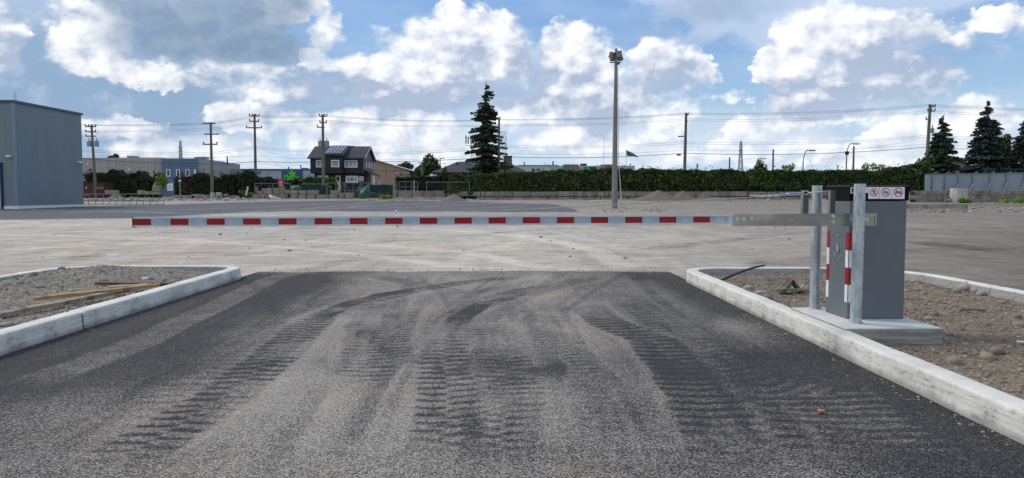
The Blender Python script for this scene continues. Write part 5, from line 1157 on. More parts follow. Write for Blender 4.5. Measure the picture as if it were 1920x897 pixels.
hedge('shrub_row', 'tall overgrown shrubs with brown patches by the concrete based pole', 328, 448, [(328,352),(338,336),(352,330),(375,328),(400,331),(425,326),(440,332),(448,345)], 84, 2.5, .75, HEDGE2, 8500, .13, grp='overgrown shrub rows', cat='shrubs', seed=8, ragged=.9, mat2=REDL)
hedge('shrub_row', 'dark shrubs spilling green growth at the foot of a pole', 446, 478, [(446,345),(455,327),(465,323),(475,330),(478,344)], 83, 2.0, .75, HEDGE2, 3000, .13, grp='overgrown shrub rows', cat='shrubs', seed=9, ragged=.8, mat2=REDL)
hedge('shrub_row', 'low dark shrubs in front of the blue grey warehouse', 478, 560, [(478,338),(495,335),(520,338),(540,340),(560,337)], 92, 1.5, .75, HEDGE2, 4200, .13, grp='overgrown shrub rows', cat='shrubs', seed=10, ragged=.7, mat2=REDL)
hedge('shrub_row', 'green shrubs before the black house front windows', 560, 628, [(560,338),(580,335.5),(605,334),(622,335),(628,345)], 91, 1.5, .75, SHRUB, 3600, .12, grp='overgrown shrub rows', cat='shrubs', seed=11, ragged=.6, mat2=HEDGE2)

spruce('tall sparse spruce with gaps between branches above the hip roof', 912, 155, 84, 56, .75, 27, 11, SPR, 1.25, 11, .26, .05, .17, .72, tuft=.165)
spruce('dark spruce right of the transformer pole, shortest of the three', 1763, 216, 80, 50, .75, 30, 13, SPR, 1.1, 12, .26, .02, .0, .8)
spruce('tallest bushy spruce behind the grey fence', 1846, 190, 82, 66, .75, 34, 14, SPR2, 1.1, 13, .26, .02, .0, .78)
spruce('spruce cut by the right edge of the view', 1921, 218, 82, 58, .75, 32, 13, SPR2, 1.1, 14, .26, .02, .0, .8)
leafytree('round dark leafy tree left of the hip roofed house', [(806,308,15,17),(798,318,14,12),(815,317,12,12),(785,322,8,10)], 96, .75, 805, DECI, 2600, .17, seed=21)
leafytree('small bright tree behind the beige warehouse roof', [(762,310,9,6),(770,313,6,5),(750,313,6,4)], 140, .75, 762, DECI, 500, .25, seed=22)
leafytree('green broadleaf tree between the two tallest spruces', [(1880,285,14,22),(1872,305,14,20),(1890,308,14,20),(1884,262,7,12)], 86, .75, 1880, DECI, 3000, .16, seed=23)
leafytree('green leafy tree behind the transformer pole at the hedge end', [(1728,312,16,14),(1720,322,14,12),(1738,300,10,10)], 77, .75, 1728, DECI, 1700, .13, seed=24)
leafytree('pale leafed bush overgrowing the front of the cedar hedge', [(1425,318,14,12),(1433,334,18,15),(1414,336,12,16),(1440,348,14,10),(1424,308,7,9)], 72.6, .75, 1425, SHRUB, 2600, .10, cat='shrub', name='shrub', seed=25, dy=.25, tr=.05)
leafytree('lime green sapling poking above the hedge top', [(1477,316,9,8),(1484,312,5,6),(1470,314,5,5)], 75.4, .75, 1477, LIME, 260, .10, cat='shrub', name='shrub', seed=26, grp='saplings above the hedge', tr=.04)
leafytree('lime green sapling tuft on the hedge near its right end', [(1622,313,8,8),(1636,312,6,7),(1650,314,8,6)], 75.4, .75, 1628, LIME, 420, .10, cat='shrub', name='shrub', seed=27, grp='saplings above the hedge', tr=.04)
leafytree('bright green small tree beside the blue office front', [(303,338,10,10),(300,348,9,9),(306,330,5,5)], 86, .75, 303, LIME, 900, .14, seed=28, tr=.06)
leafytree('distant tree tip above the grey warehouse roof', [(219,294,5,4),(211,296,5,3)], 160, .75, 217, DECI, 200, .3, seed=29)
leafytree('low weeds beside the green tarpaulin', [(722,370,12,5),(735,370,8,4)], 74, .70, 724, LIME, 500, .10, cat='weeds', name='weeds', seed=30, tr=.02)
leafytree('green weeds at the foot of the white concrete cylinder', [(1806,376,9,5),(1815,378,7,4)], 55, .52, 1806, LIME, 600, .07, cat='weeds', name='weeds', seed=31, tr=.02)
leafytree('wispy green weed on the stones right of the cylinder', [(1888,376,5,6),(1880,381,6,3)], 54, .5, 1887, LIME, 260, .07, cat='weeds', name='weeds', seed=32, tr=.02)
leafytree('green weeds at the far right edge of the block wall', [(1908,379,10,4),(1916,375,5,5)], 54, .5, 1910, LIME, 380, .07, cat='weeds', name='weeds', seed=33, tr=.02)
leafytree('ivy spilling over the block wall left of the sand pile', [(842,358,12,4),(855,359,8,3),(883,361,4,5)], 71.8, .75, 848, SHRUB, 500, .09, cat='weeds', name='weeds', seed=34, dy=.2, tr=.02)
leafytree('green growth spilling beside the leaning pale post', [(470,366,16,5),(455,362,8,5)], 80, .74, 466, SHRUB, 600, .12, cat='weeds', name='weeds', seed=35, tr=.02)
FGAL = simple('far_grey_steel', (128,132,132), (108,112,112), 3, .7)
# block wall, grey fence, cylinder at the right
Yr = 58.0
rw = thing('block_wall', 'stained three course retaining wall of concrete blocks at right', 'wall', (XX(1820, Yr), Yr, gz(Yr)))
for k_, (z1_, z0_) in enumerate(((357.8, 366), (366.4, 374.6), (375, 384))):
    px = 1717-(k_ % 2)*12
    while px < 2240:
        w = random.uniform(19, 30) if k_ else random.uniform(26, 36); px2 = px+w
        mb = MB(); mb.box((XX(px, Yr)+.012, Yr-random.uniform(0, .03), ZZ(z0_, Yr)), (XX(px2, Yr)-.012, Yr+.6, ZZ(z1_+random.uniform(-.2, .2), Yr))); mb.build('concrete_block', random.choice([BLKM, BLK2]), rw, bevel=.02); px = px2
FEN = ribbed('grey_corrugated_sheet', (142,154,164), (132,144,154), .18, 'x', .5, .5)
gf = thing('sheet_fence', 'grey corrugated sheet fence with steel posts above the block wall', 'fence', (XX(1830, 60), 60, gz(60)))
mb = MB(); Yf_ = 60.2; x0, x1 = XX(1734, Yf_), XX(2240, Yf_)
mb.prism([(x0, Yf_, ZZ(358, Yf_)), (x1, Yf_, ZZ(358, Yf_)), (x1, Yf_, ZZ(320, Yf_)), (x0, Yf_, ZZ(327.5, Yf_))], (0, .04, 0)); mb.build('sheet', FEN, gf)
for i, px in enumerate((1748.5, 1772, 1797.5, 1824, 1856, 1887, 1919, 1951, 1982, 2016, 2050, 2084, 2118, 2152, 2186, 2220)):
    x = XX(px, Yf_-.1); zt = ZZ(326.5, Yf_-.1); mb = MB(); mb.tube([(x-.06, Yf_-.06, ZZ(358, Yf_)), (x, Yf_-.06, zt)], .045, 6)
    if px != 1797.5: mb.tube([(x, Yf_-.06, zt), (x+.2, Yf_-.3, zt+.18)], .035, 6)
    p_ = mb.build('fence_post', FGAL, gf, smooth=True)
    if px >= 1797:
        mb = MB(); mb.tube([(x-.42, Yf_-.5, ZZ(358, Yf_)), (x-.04, Yf_-.1, ZZ(344, Yf_))], .035, 6); mb.build('brace', GALV, p_)
mb = MB(); mb.tube([(x0, Yf_-.05, ZZ(327.2, Yf_)), (x1, Yf_-.05, ZZ(319.8, Yf_))], .035, 6); mb.build('top_rail', FGAL, gf)
Yc = 56.0; cxx = XX(1797.5, Yc); rad = abs(XX(1812, Yc)-cxx); mb = MB(); mb.tube([(cxx, Yc, .4), (cxx, Yc, ZZ(354, Yc)-.04), (cxx, Yc, ZZ(353.5, Yc))], [rad, rad, rad*.97], 28)
cy = mb.build('concrete_cylinder', simple('streaked_white_concrete', (196,196,190), (166,164,156), 1.5, .85, stretch=(5, 5, .6), fine=6), origin=(cxx, Yc, gz(Yc)), smooth='auto'); tag(cy, 'white concrete cylinder standing against the right block wall', 'cylinder')
mb = MB(); mb.box((cxx-rad-.38, Yc-.1, gz(Yc)), (cxx-rad-.12, Yc+.15, ZZ(369, Yc))); mb.mat(1); mb.box((cxx-rad-.30, Yc-.115, ZZ(376, Yc)), (cxx-rad-.2, Yc-.101, ZZ(373.5, Yc))); tag(mb.build('junction_box', [simple('box_grey', (96,104,110)), TRIM], origin=(cxx-rad-.25, Yc, gz(Yc))), 'small grey box left of the white concrete cylinder', 'box')
mb = MB(); Yb = 62; pbox(mb, 1709.5, 1714.5, 359, 383, Yb-4, .25, gz(58)-.1); tag(mb.build('steel_post', DARK, origin=(XX(1712, 58), 58, gz(58))), 'short black post at the left end of the right block wall', 'post')
# jersey barriers
def jersey(px0, px1, py0, py1, label, grp='concrete barriers lying about the yard', mat_=None, Yv=None, lean=.12):
    g_ = G((px0+px1)/2, py1); Y = Yv or g_[1]; z0 = float(gz(Y))-.05; zt = ZZ(py0, Y); x0, x1 = XX(px0, Y), XX(px1, Y); h = zt-z0; w = .55
    prof = [(0, 0), (0, h*.18), (w*.28, h*.45), (w*.36, h), (w*.64, h), (w*.72, h*.45), (w, h*.18), (w, 0)]
    mb = MB(); mb.prism([(x0, Y+a, z0+c) for a, c in prof], (x1-x0, 0, 0))
    return tag(mb.build('concrete_barrier', mat_ or BLKM, origin=((x0+x1)/2, Y, z0), bevel=.03), label, 'barrier', grp)
jersey(1743, 1820, 382.5, 396, 'low pale concrete barrier, right one of the pair on the gravel'); jersey(1703, 1742, 383, 396, 'low pale concrete barrier partly hidden behind the cabinet', mat_=BLK2)
jersey(313.5, 355.5, 355.2, 365.3, 'dark weathered concrete barrier in front of the blue office')
def pile(px, pyb, hw, pytop, label, mat_, name='gravel_pile', seed=1, Y=None, peaks=((0, 1, 1),)):
    g_ = G(px, pyb); Y = Y or g_[1]; x0 = XX(px, Y); z0 = float(gz(Y)); H = ZZ(pytop, Y)-z0; Rw = hw/F*Y; n = 48
    q = np.linspace(-1.1, 1.1, n); U, V_ = np.meshgrid(q, q); r = np.hypot(U, V_); Z_ = np.zeros_like(U)
    for (pu, ph, pw) in peaks: Z_ = np.maximum(Z_, ph*np.clip(1-np.hypot(U-pu, V_)/pw, 0, 1)**1.15)
    Z_ = H*(Z_*(.88+.24*fbm(U*5, V_*5, seed, 4)))-.10*(Z_ < .02)+.03*(fbm(U*14, V_*14, seed+1, 2)-.5)
    o = npmesh(name, np.stack([x0+U*Rw, Y+Rw*.8+V_*Rw*.8, z0+Z_], -1).reshape(-1, 3), gridfaces(n, n), mat_, smooth=True, origin=(x0, Y+Rw*.8, z0)); return tag(o, label, 'pile')
PM = soilmat('pile_gravel', (126,118,108), (110,103,95), (150,142,132)); PM2 = soilmat('pile_earth', (122,110,100), (104,94,86), (144,134,124))
pile(850, 377.5, 28, 363.5, 'smooth grey gravel heap in front of the block wall, near the spruce', PM, seed=4, peaks=((0, 1, .95), (-.35, .8, .6)))
pile(1243, 380, 56, 356.5, 'tallest brown gravel heap right of the tall light pole', PM2, seed=5, Y=64)
pile(1287, 378, 34, 357, 'second gravel heap overlapping the right flank of the tallest', PM2, seed=6, Y=67)
pile(1326, 376, 22, 360, 'small gravel heap at the right end of the gravel heaps', PM2, seed=7, Y=68)
pile(1350, 378, 45, 370, 'low grey gravel spread by the right gravel heaps', PM, seed=8, Y=64)
pile(1875, 397, 70, 381, 'low grey gravel bank in front of the right block wall', PM, seed=9, Y=44, peaks=((0, .9, .9), (-.5, .8, .7), (.6, 1, .8)))
pile(785, 376, 62, 367.5, 'low stony bank in front of the short block row', PM, seed=14, Y=69.5, peaks=((0, .9, .8), (-.6, .8, .6), (.55, .9, .6)))
pile(212, 372, 16, 359.5, 'small rubble heap behind the steel railings', PM, seed=10, Y=84)
pile(350, 373, 55, 363.5, 'low bank of rubble in front of the weathered barrier', PM, seed=12, Y=79, peaks=((0, .7, .9), (-.55, .8, .6), (.5, .7, .7)))
def rubble(n, pxa, pxb, pya, pyb, s0, s1, label, mat_=None):
    pos = []; sz = []
    for _ in range(n):
        g_ = G(random.uniform(pxa, pxb), random.uniform(pya, pyb)); s = s0+(s1-s0)*random.random()**3; pos.append((g_[0], g_[1], g_[2]+s*.3)); sz.append(s)
    return stones('rubble', pos, np.array(sz), mat_ or STG, label, cat='rubble')
rubble(420, 160, 480, 371.5, 377.5, .03, .20, 'scattered rubble and stones along the far left edge of the yard')
rubble(300, 690, 900, 371.5, 376.5, .03, .15, 'loose stones in front of the short block row')
rubble(380, 1190, 1560, 373.5, 378.5, .02, .12, 'loose stones below the long block wall')
rubble(500, 1700, 1990, 383, 399, .02, .12, 'grey stones heaped in front of the right block wall')
rubble(160, 1120, 1250, 389, 399, .015, .09, 'small rubble around the foot of the tall light pole')
# stacked concrete blocks
def blk(px0, px1, py0, py1, Y, label, mat_=None, d=.7):
    x0, x1 = XX(px0, Y), XX(px1, Y); z0, z1 = ZZ(py1, Y), ZZ(py0, Y)
    if py1 > 372: z0 = float(gz(Y))-.05
    mb = MB(); mb.box((x0+.02, Y, z0), (x1-.02, Y+d, z1)); o = mb.build('concrete_block', mat_ or random.choice([BLKM, BLK2]), origin=((x0+x1)/2, Y, z0), bevel=.05)
    if px1-px0 > 7 and (py1-py0) > 5:
        c = MB(); xm = (x0+x1)/2; c.box((xm-.12, Y+d*.4, z1+.001), (xm+.12, Y+d*.6, z1+.02)) if False else None
    return tag(o, label, 'block', 'stacked concrete blocks by the black house')
Yk = 76.0
rowR = [(544,557.5,'leftmost'),(558.5,573,'second'),(574,591,'third'),(592,616,'fourth'),(616.5,634,'fifth')]
for i, (a, b_, w) in enumerate(rowR): blk(a, b_, 366 if i < 3 else 365.5, 373.6, Yk, ['grey block at the left end of the right stack, bottom row', 'yellowish block in the bottom row of the right stack', 'grey block below the rightmost long top block', 'long worn block right of the two tier stack', 'darker block under the single raised one'][i], simple('yellowish_block', (176,160,124), (150,136,108), 2, .95, fine=7) if i == 1 else None)
blk(634.8, 646.5, 362, 373.6, Yk-.2, 'leaning grey block left of the largest pale block'); blk(647, 662.5, 361.8, 373.8, Yk-.6, 'largest pale block at the right end by the green tarpaulin', BLK2)
blk(544, 558.8, 357.6, 365.7, Yk+.05, 'top block at the left end of the right stack'); blk(560, 575.5, 357.6, 365.7, Yk+.05, 'middle top block of the right stack'); blk(576.3, 596, 357, 365.7, Yk+.02, 'long top block at the right end of the two tier stack')
blk(619, 635.5, 357.8, 365.3, Yk+.05, 'single raised block standing on the fifth lower block')
Yl = 77.5
for (a, b_, c, d_, t_) in ((473,487,365,373.4,'worn block at the left end of the left stack, bottom row'),(487.5,496.5,365,373.6,'narrow pale block second in the left stack bottom row'),(497.5,505.5,365.5,373.6,'narrow block beside the white pipe, bottom row'),(507,522,365,372.8,'grey block behind the white sheeting'),(522.5,537.5,364.5,372.8,'block at the right end of the left stack bottom row')): blk(a, b_, c, d_, Yl-(.3 if a < 506 else 0), t_)
for (a, b_, c, d_, t_) in ((482.5,492,358.8,364.6,'leftmost block of the left stack middle row'),(493,511,358.8,364.6,'long block of the left stack middle row'),(512,524.5,359,364.2,'block right of the middle in the left stack'),(525,532.5,359,364.2,'narrow block right in the left stack middle row'),(533,542.5,357,364.3,'rough block at the right end of the left stack middle row')): blk(a, b_, c, d_, Yl+.25, t_)
for (a, b_, c, d_, t_) in ((490,511,354,358.6,'sloping slab on top of the left stack'),(512.5,524.7,352.8,358.8,'square block on top of the left stack'),(525,533,352,358.8,'narrow block on top of the left stack at right'),(522.5,529.5,345.8,351.8,'small block under the red sign, highest of all')): blk(a, b_, c, d_, Yl+.5, t_)
Yq = 82.0
for (a, b_, c, d_, t_) in ((196,218.5,357,364,'tan block beside the red container'),(257,268,357,365,'grey block at the left of the railing end blocks'),(268.2,281.5,359.3,365.4,'low block between the railing end blocks'),(282,300.5,359.3,365.4,'lower block carrying the square one'),(285,300,348,359,'square block standing on another by the bright sapling')):
    o = blk(a, b_, c, d_, Yq, t_); o['group'] = 'concrete blocks behind the railings'
    z_ = o.location.z
for (a, b_, c) in ((325, 338, 366.5), (346, 365, 366.5), (376, 394, 366), (430, 446, 367), (358, 378, 364.5)): 
    o = blk(a, b_, c, 371.8, 79.5-.2*(a % 3), {325: 'half buried slab below the weathered barrier', 346: 'half buried slab left of the concrete based pole', 376: 'pale half buried slab beside the pole base', 430: 'half buried slab right of the boulder', 358: 'dark slab lying at the foot of the tall shrubs'}[a]); o['group'] = 'half buried slabs along the yard edge'
o = blk(1107, 1135.5, 376.5, 380.5, 58, 'yellowish slab lying by the tall light pole', simple('cream_block', (196,188,160), (180,172,146), 2, .9)); o['group'] = 'half buried slabs along the yard edge'
g_ = G(410, 371.5); rck = MB()
def boulder(px, py, r, label, Y, mat_, flat=.9):
    x = XX(px, Y); z = ZZ(py, Y); V = ico.copy(); vs = [tuple(v) for v in V]; fs = []; cache = {}
    def mid(i, j):
        k_ = (min(i, j), max(i, j))
        if k_ not in cache: m_ = np.array(vs[i])+np.array(vs[j]); m_ /= np.linalg.norm(m_); vs.append(tuple(m_)); cache[k_] = len(vs)-1
        return cache[k_]
    for a, b_, c in tri.tolist(): ab, bc, ca_ = mid(a, b_), mid(b_, c), mid(c, a); fs.extend([(a, ab, ca_), (b_, bc, ab), (c, ca_, bc), (ab, bc, ca_)])
    V = np.array(vs)*(1+rng.uniform(-.1, .1, (len(vs), 1)))*np.array([r, r, r*flat])+np.array([x, Y, z])
    return tag(npmesh('boulder', V, fs, mat_, origin=(x, Y, z)), label, 'boulder')
boulder(410.5, 366, .34, 'grey boulder beside the concrete based utility pole', 78.5, STG); boulder(424, 367, .30, 'low dark boulder right of the grey one', 79, STB, .6)

# ------------------------------------------------------------------ container, railings, fences, gate, sheets
RED = ribbed('red_container_steel', (84,34,32), (70,28,27), .28, 'x', .6, 1.0); Yc2 = 86; ct = thing('shipping_container', 'rusty red shipping container behind the metal hall corner', 'container', (XX(176, Yc2), Yc2+1.2, .75))
mb = MB(); mb.box((XX(150, Yc2), Yc2, .72), (XX(181, Yc2), Yc2+2.4, ZZ(343.6, Yc2))); mb.build('body', RED, ct)
for a, b_ in ((181.4, 188.6), (189, 195.6)):
    mb = MB(); mb.box((XX(a, Yc2), Yc2-.04, .76), (XX(b_, Yc2), Yc2+2.3, ZZ(344.2, Yc2))); d_ = mb.build('door', RED, ct)
    mb = MB(); xm = XX((a+b_)/2, Yc2); mb.tube([(xm, Yc2-.08, .85), (xm, Yc2-.08, ZZ(345.5, Yc2))], .03, 6); mb.build('lock_bar', simple('bar_red', (120,70,64)), d_)
mb = MB(); mb.box((XX(150, Yc2), Yc2-.08, ZZ(343.5, Yc2)), (XX(196.3, Yc2), Yc2+2.4, ZZ(342.6, Yc2))); mb.build('top_rail', simple('rail_red', (110,56,50)), ct)
mb = MB()
for (a, b_, c, d_) in ((161.5, 163.8, 350.5, 354.5), (182.5, 185, 351, 354.5), (187, 188, 351, 355.5), (190.5, 191.5, 351, 355), (193, 193.8, 351, 355.5), (161.8, 163.5, 364, 367.5)): mb.box((XX(a, Yc2), Yc2-.06, ZZ(d_, Yc2)), (XX(b_, Yc2), Yc2-.042, ZZ(c, Yc2)))
mb.build('decal', simple('decal_white', (196,190,186)), ct)
# railing: two long steel frames one behind the other
def railing(px0, px1, pyt, pyb, label, n, mids=()):
    Y = G((px0+px1)/2, pyb)[1]; z0 = float(gz(Y)); zt = ZZ(pyt, Y); rt = thing('steel_railing', label, 'railing', (XX((px0+px1)/2, Y), Y, z0), 'steel railings beside the metal hall')
    x0, x1 = XX(px0, Y), XX(px1, Y)
    for z in (zt, z0+.06)+tuple(ZZ(m_, Y) for m_ in mids):
        mb = MB(); mb.tube([(x0, Y, z), (x1, Y, z)], .022, 6); mb.build('rail', FGAL, rt)
    for i in range(n): 
        x = x0+(x1-x0)*i/(n-1); mb = MB(); mb.tube([(x, Y, z0), (x, Y, zt)], .020, 6); mb.build('upright', FGAL, rt)
railing(140, 307, 375.8, 385, 'front steel railing frame beside the metal hall', 14)
railing(140, 300, 364.3, 379, 'taller steel railing frame just behind the front one', 13, ())
MESHG = simple('green_privacy_mesh', (26,62,58), (18,46,44), 1.5, .8, stretch=(1, 1, .5)); TARP = simple('green_tarpaulin', (60,120,100), (36,88,76), 1.5, .6)
def fence(px0, px1, pyt, Y, label, step, meshrange=None, green=False, grp='chain link fences along the far street'):
    z0 = float(gz(Y)); zt = ZZ(pyt, Y); x0, x1 = XX(px0, Y), XX(px1, Y); f = thing('chain_link_fence', label, 'fence', ((x0+x1)/2, Y, z0), grp)
    n = max(2, round((x1-x0)/step)+1)
    for i in range(n): 
        x = x0+(x1-x0)*i/(n-1); mb = MB(); mb.tube([(x, Y, z0), (x, Y, zt+.06)], .035, 6); mb.build('fence_post', FGAL, f)
    mb = MB(); mb.tube([(x0, Y, zt), (x1, Y, zt)], .025, 6); mb.build('top_rail', FGAL, f)
    if green:
        mb = MB(); m_ = int((x1-x0)/.5)+2; xs_ = np.linspace(x0, x1, m_)
        for i in range(m_-1):
            a, b_ = xs_[i], xs_[i+1]; da = .04*math.sin(i*1.7); db = .04*math.sin((i+1)*1.7); mb.prism([(a, Y-.05+da, z0+.05), (b_, Y-.05+db, z0+.05), (b_, Y-.05+db, zt-.05-.08*abs(math.sin(i+1))), (a, Y-.05+da, zt-.05-.08*abs(math.sin(i)))], (0, .012, 0))
        mb.build('privacy_mesh', MESHG, f)
    else:
        mb = MB(); h = zt-z0; k_ = 0; x = x0
        while x < x1-h*.0:
            xe_ = min(x+h, x1); t_ = (xe_-x)/h; mb.tube([(x, Y, z0), (xe_, Y, z0+h*t_)], .004, 3, False); mb.tube([(x, Y, zt), (xe_, Y, zt-h*t_)], .004, 3, False); x += .32
        mb.build('wire_mesh', FGAL, f)
    return f
fence(800, 880, 341.8, 72.9, 'chain link fence in front of the lower cedar hedge', 2.0); fence(478, 545, 344.3, 81, 'chain link fence behind the left block stack', 2.3)
fence(566, 612, 345.5, 79, 'fence with dark green privacy mesh behind the block stack', 2.3, green=True); fence(694, 737, 345, 79, 'fence with dark green privacy mesh right of the street gate', 2.3, green=True)
def frame(name, px0, px1, pyt, pyb, Y, label, cols, midz, cat, diag=False, grp=None):
    z0, zt = ZZ(pyb, Y), ZZ(pyt, Y); x0, x1 = XX(px0, Y), XX(px1, Y); f = thing(name, label, cat, ((x0+x1)/2, Y, z0), grp)
    for nm, z in (('rail', zt), ('rail', z0+.04))+tuple(('rail', z0+(zt-z0)*m_) for m_ in midz): mb = MB(); mb.tube([(x0, Y, z), (x1, Y, z)], .022, 6); mb.build(nm, FGAL, f)
    for i in range(cols+1): x = x0+(x1-x0)*i/cols; mb = MB(); mb.tube([(x, Y, z0), (x, Y, zt)], .026, 6); mb.build('upright', FGAL, f)
    if diag:
        for i in range(cols):
            a, b_ = x0+(x1-x0)*i/cols, x0+(x1-x0)*(i+1)/cols; z_a, z_b = (zt, z0) if i % 2 == 0 else (z0, zt); mb = MB(); mb.tube([(a, Y-.02, z_a), (b_, Y-.02, z_b)], .025, 6); mb.build('diagonal_brace', FGAL, f)
    return f
frame('street_gate', 613.5, 646, 343.4, 372, 78.6, 'left leaf of the braced steel street gate', 2, (.5,), 'gate', True, 'steel street gate leaves'); frame('street_gate', 647, 692, 343.4, 372, 78.6, 'right leaf of the braced steel street gate', 3, (.5,), 'gate', True, 'steel street gate leaves')
frame('rail_frame', 748.5, 783.5, 341.2, 358.2, 72.3, 'welded steel rail frame standing on the short block row', 3, (.42,), 'frame'); 
mb = MB(); mb.tube([(XX(776.5, 72.2), 72.2, ZZ(358, 72.2)), (XX(776.5, 72.2), 72.2, ZZ(338, 72.2))], .04, 6); tag(mb.build('steel_post', GALV, origin=(XX(776.5, 72.2), 72.2, 1.4)), 'thin steel post rising through the welded rail frame', 'post')
frame('rail_frame', 737.5, 744.5, 341.5, 357.5, 72.4, 'narrow steel lattice panel at the end of the short block row', 2, (.33, .66), 'frame')
def sheet(name, pts, Y, mat_, label, cat='tarpaulin', th=.05, fold=.12, parent=None):
    """crumpled sheet over a ridge: pts are (px, py, depth offset)"""
    V = [P(px, py, Y+o) for px, py, o in pts]; c = np.mean(np.array(V), 0); n = len(V); vs = [tuple(c+np.array([0, -.5, .15]))]+V; fs = [(0, 1+i, 1+(i+1) % n) for i in range(n)]
    mb = MB(); mb.add(vs, fs); o = mb.build(name, mat_, origin=tuple(V[0])); s_ = o.modifiers.new('s', 'SOLIDIFY'); s_.thickness = th
    su = o.modifiers.new('u', 'SUBSURF'); su.levels = su.render_levels = 2; su.subdivision_type = 'SIMPLE'; tx_ = bpy.data.textures.new(name, 'CLOUDS'); tx_.noise_scale = .5; d = o.modifiers.new('d', 'DISPLACE'); d.texture = tx_; d.strength = fold*2
    return tag(o, label, cat)
sheet('tarpaulin', [(672,358,.2),(684,352,.5),(691,344,.8),(694,358,.5),(692,368,.2),(682,374,-.2),(672,372,-.2)], 76.5, TARP, 'crumpled green tarpaulin with a pointed corner beside the pale blocks')
sheet('tarpaulin', [(545,350,.4),(560,347.5,.6),(566,356,.3),(556,358,0),(546,357,0)], 77.8, TARP, 'green tarpaulin draped over the poles behind the block stack')
sheet('tarpaulin', [(672,353,.4),(680,351,.5),(683,357,.3),(676,360,0),(670,358,0)], 78, simple('blue_tarp', (36,58,130), (30,48,110), 2, .6), 'small dark blue tarpaulin behind the green one')
sheet('plastic_sheet', [(504,365.5,.1),(508,366,.1),(510,370.5,0),(524,371,-.1),(528,373.5,-.3),(512,374.2,-.4),(506,371,-.1)], 76.6, WHT, 'white plastic sheeting trailing from the left block stack', 'plastic', fold=.06)
mb = MB(); g_ = G(505, 366); mb.tube([(XX(505.2, 76.9), 76.9, ZZ(366, 76.9)), (XX(505.2, 76.9), 76.9, ZZ(350.5, 76.9))], .03, 6); tag(mb.build('stake', CONC, origin=(XX(505.2, 76.9), 76.9, 1)), 'thin pale stake standing in the left block stack', 'stake')
mb = MB(); p0_, p1_ = P(461, 367, 77.5), P(465, 350.5, 77.8); mb.tube([p0_, p1_], .085, 8); tag(mb.build('wooden_post', simple('pale_post', (196,190,160), (180,172,146), 3, .8), origin=p0_), 'short pale post leaning in front of the dark shrubs', 'post')
pos = [P(random.uniform(700, 735), random.uniform(364, 372), 75+random.uniform(0, 1.5)) for _ in range(60)]
mb = MB()
for _ in range(26):
    a = P(random.uniform(663, 676), random.uniform(358, 373), 76+random.random()); mb.tube([a, (a[0]+random.uniform(-.4, .4), a[1]+.1, a[2]+random.uniform(-.2, .35))], random.uniform(.02, .07), 5)
for _ in range(40):
    a = P(random.uniform(695, 725), random.uniform(363, 374), 75.5+random.random()); mb.tube([a, (a[0]+random.uniform(-.7, .7), a[1]+.1, a[2]+random.uniform(-.1, .35))], random.uniform(.015, .05), 5)
tag(mb.build('scrap_heap', simple('scrap', (90,92,92), (58,60,62), 3, .7)), 'tangled scrap of pipes and branches around the green tarpaulin', 'scrap', kind='stuff')
def signpost(px, py0, py1, px_w, hgt, Y, label, mat_, face=None):
    x = XX(px, Y); z0 = float(gz(Y)); zt = ZZ(py0, Y); zb_ = ZZ(py1, Y); w = px_w/F*Y/2; r_ = thing('street_sign', label, 'sign', (x, Y, z0))
    mb = MB(); mb.tube([(x, Y, z0), (x, Y, zt)], .03, 6); mb.build('post', GALV, r_); mb = MB(); mb.box((x-w, Y-.05, zb_), (x+w, Y-.03, zt)); pl = mb.build('plate', mat_, r_)
    return r_, pl
signpost(338, 337.8, 340.6, 5, 0, 82, 'small white sign on a thin post before the tall shrubs', TRIM)
REDS = simple('red_board', (196,36,52), (180,30,44), 2, .6); r_, pl = signpost(526.5, 336.5, 346.5, 10, 0, 86, 'red sign board with white bars behind the left block stack', REDS)
mb = MB()
for (a, b_, c, d_) in ((524, 530, 340, 341.2), (523.5, 529, 342.3, 343.5)): mb.box((XX(a, 86), 86-.07, ZZ(d_, 86)), (XX(b_, 86), 86-.051, ZZ(c, 86)))
mb.build('white_bars', TRIM, pl)
mb = MB(); Yx = 82; pbox(mb, 478.5, 481.7, 350, 358, Yx, .5, .75); tag(mb.build('utility_box', simple('box_blue_grey', (120,130,140)), origin=(XX(480, Yx), Yx, .75)), 'small grey box at the foot of the pole behind the left blocks', 'box')

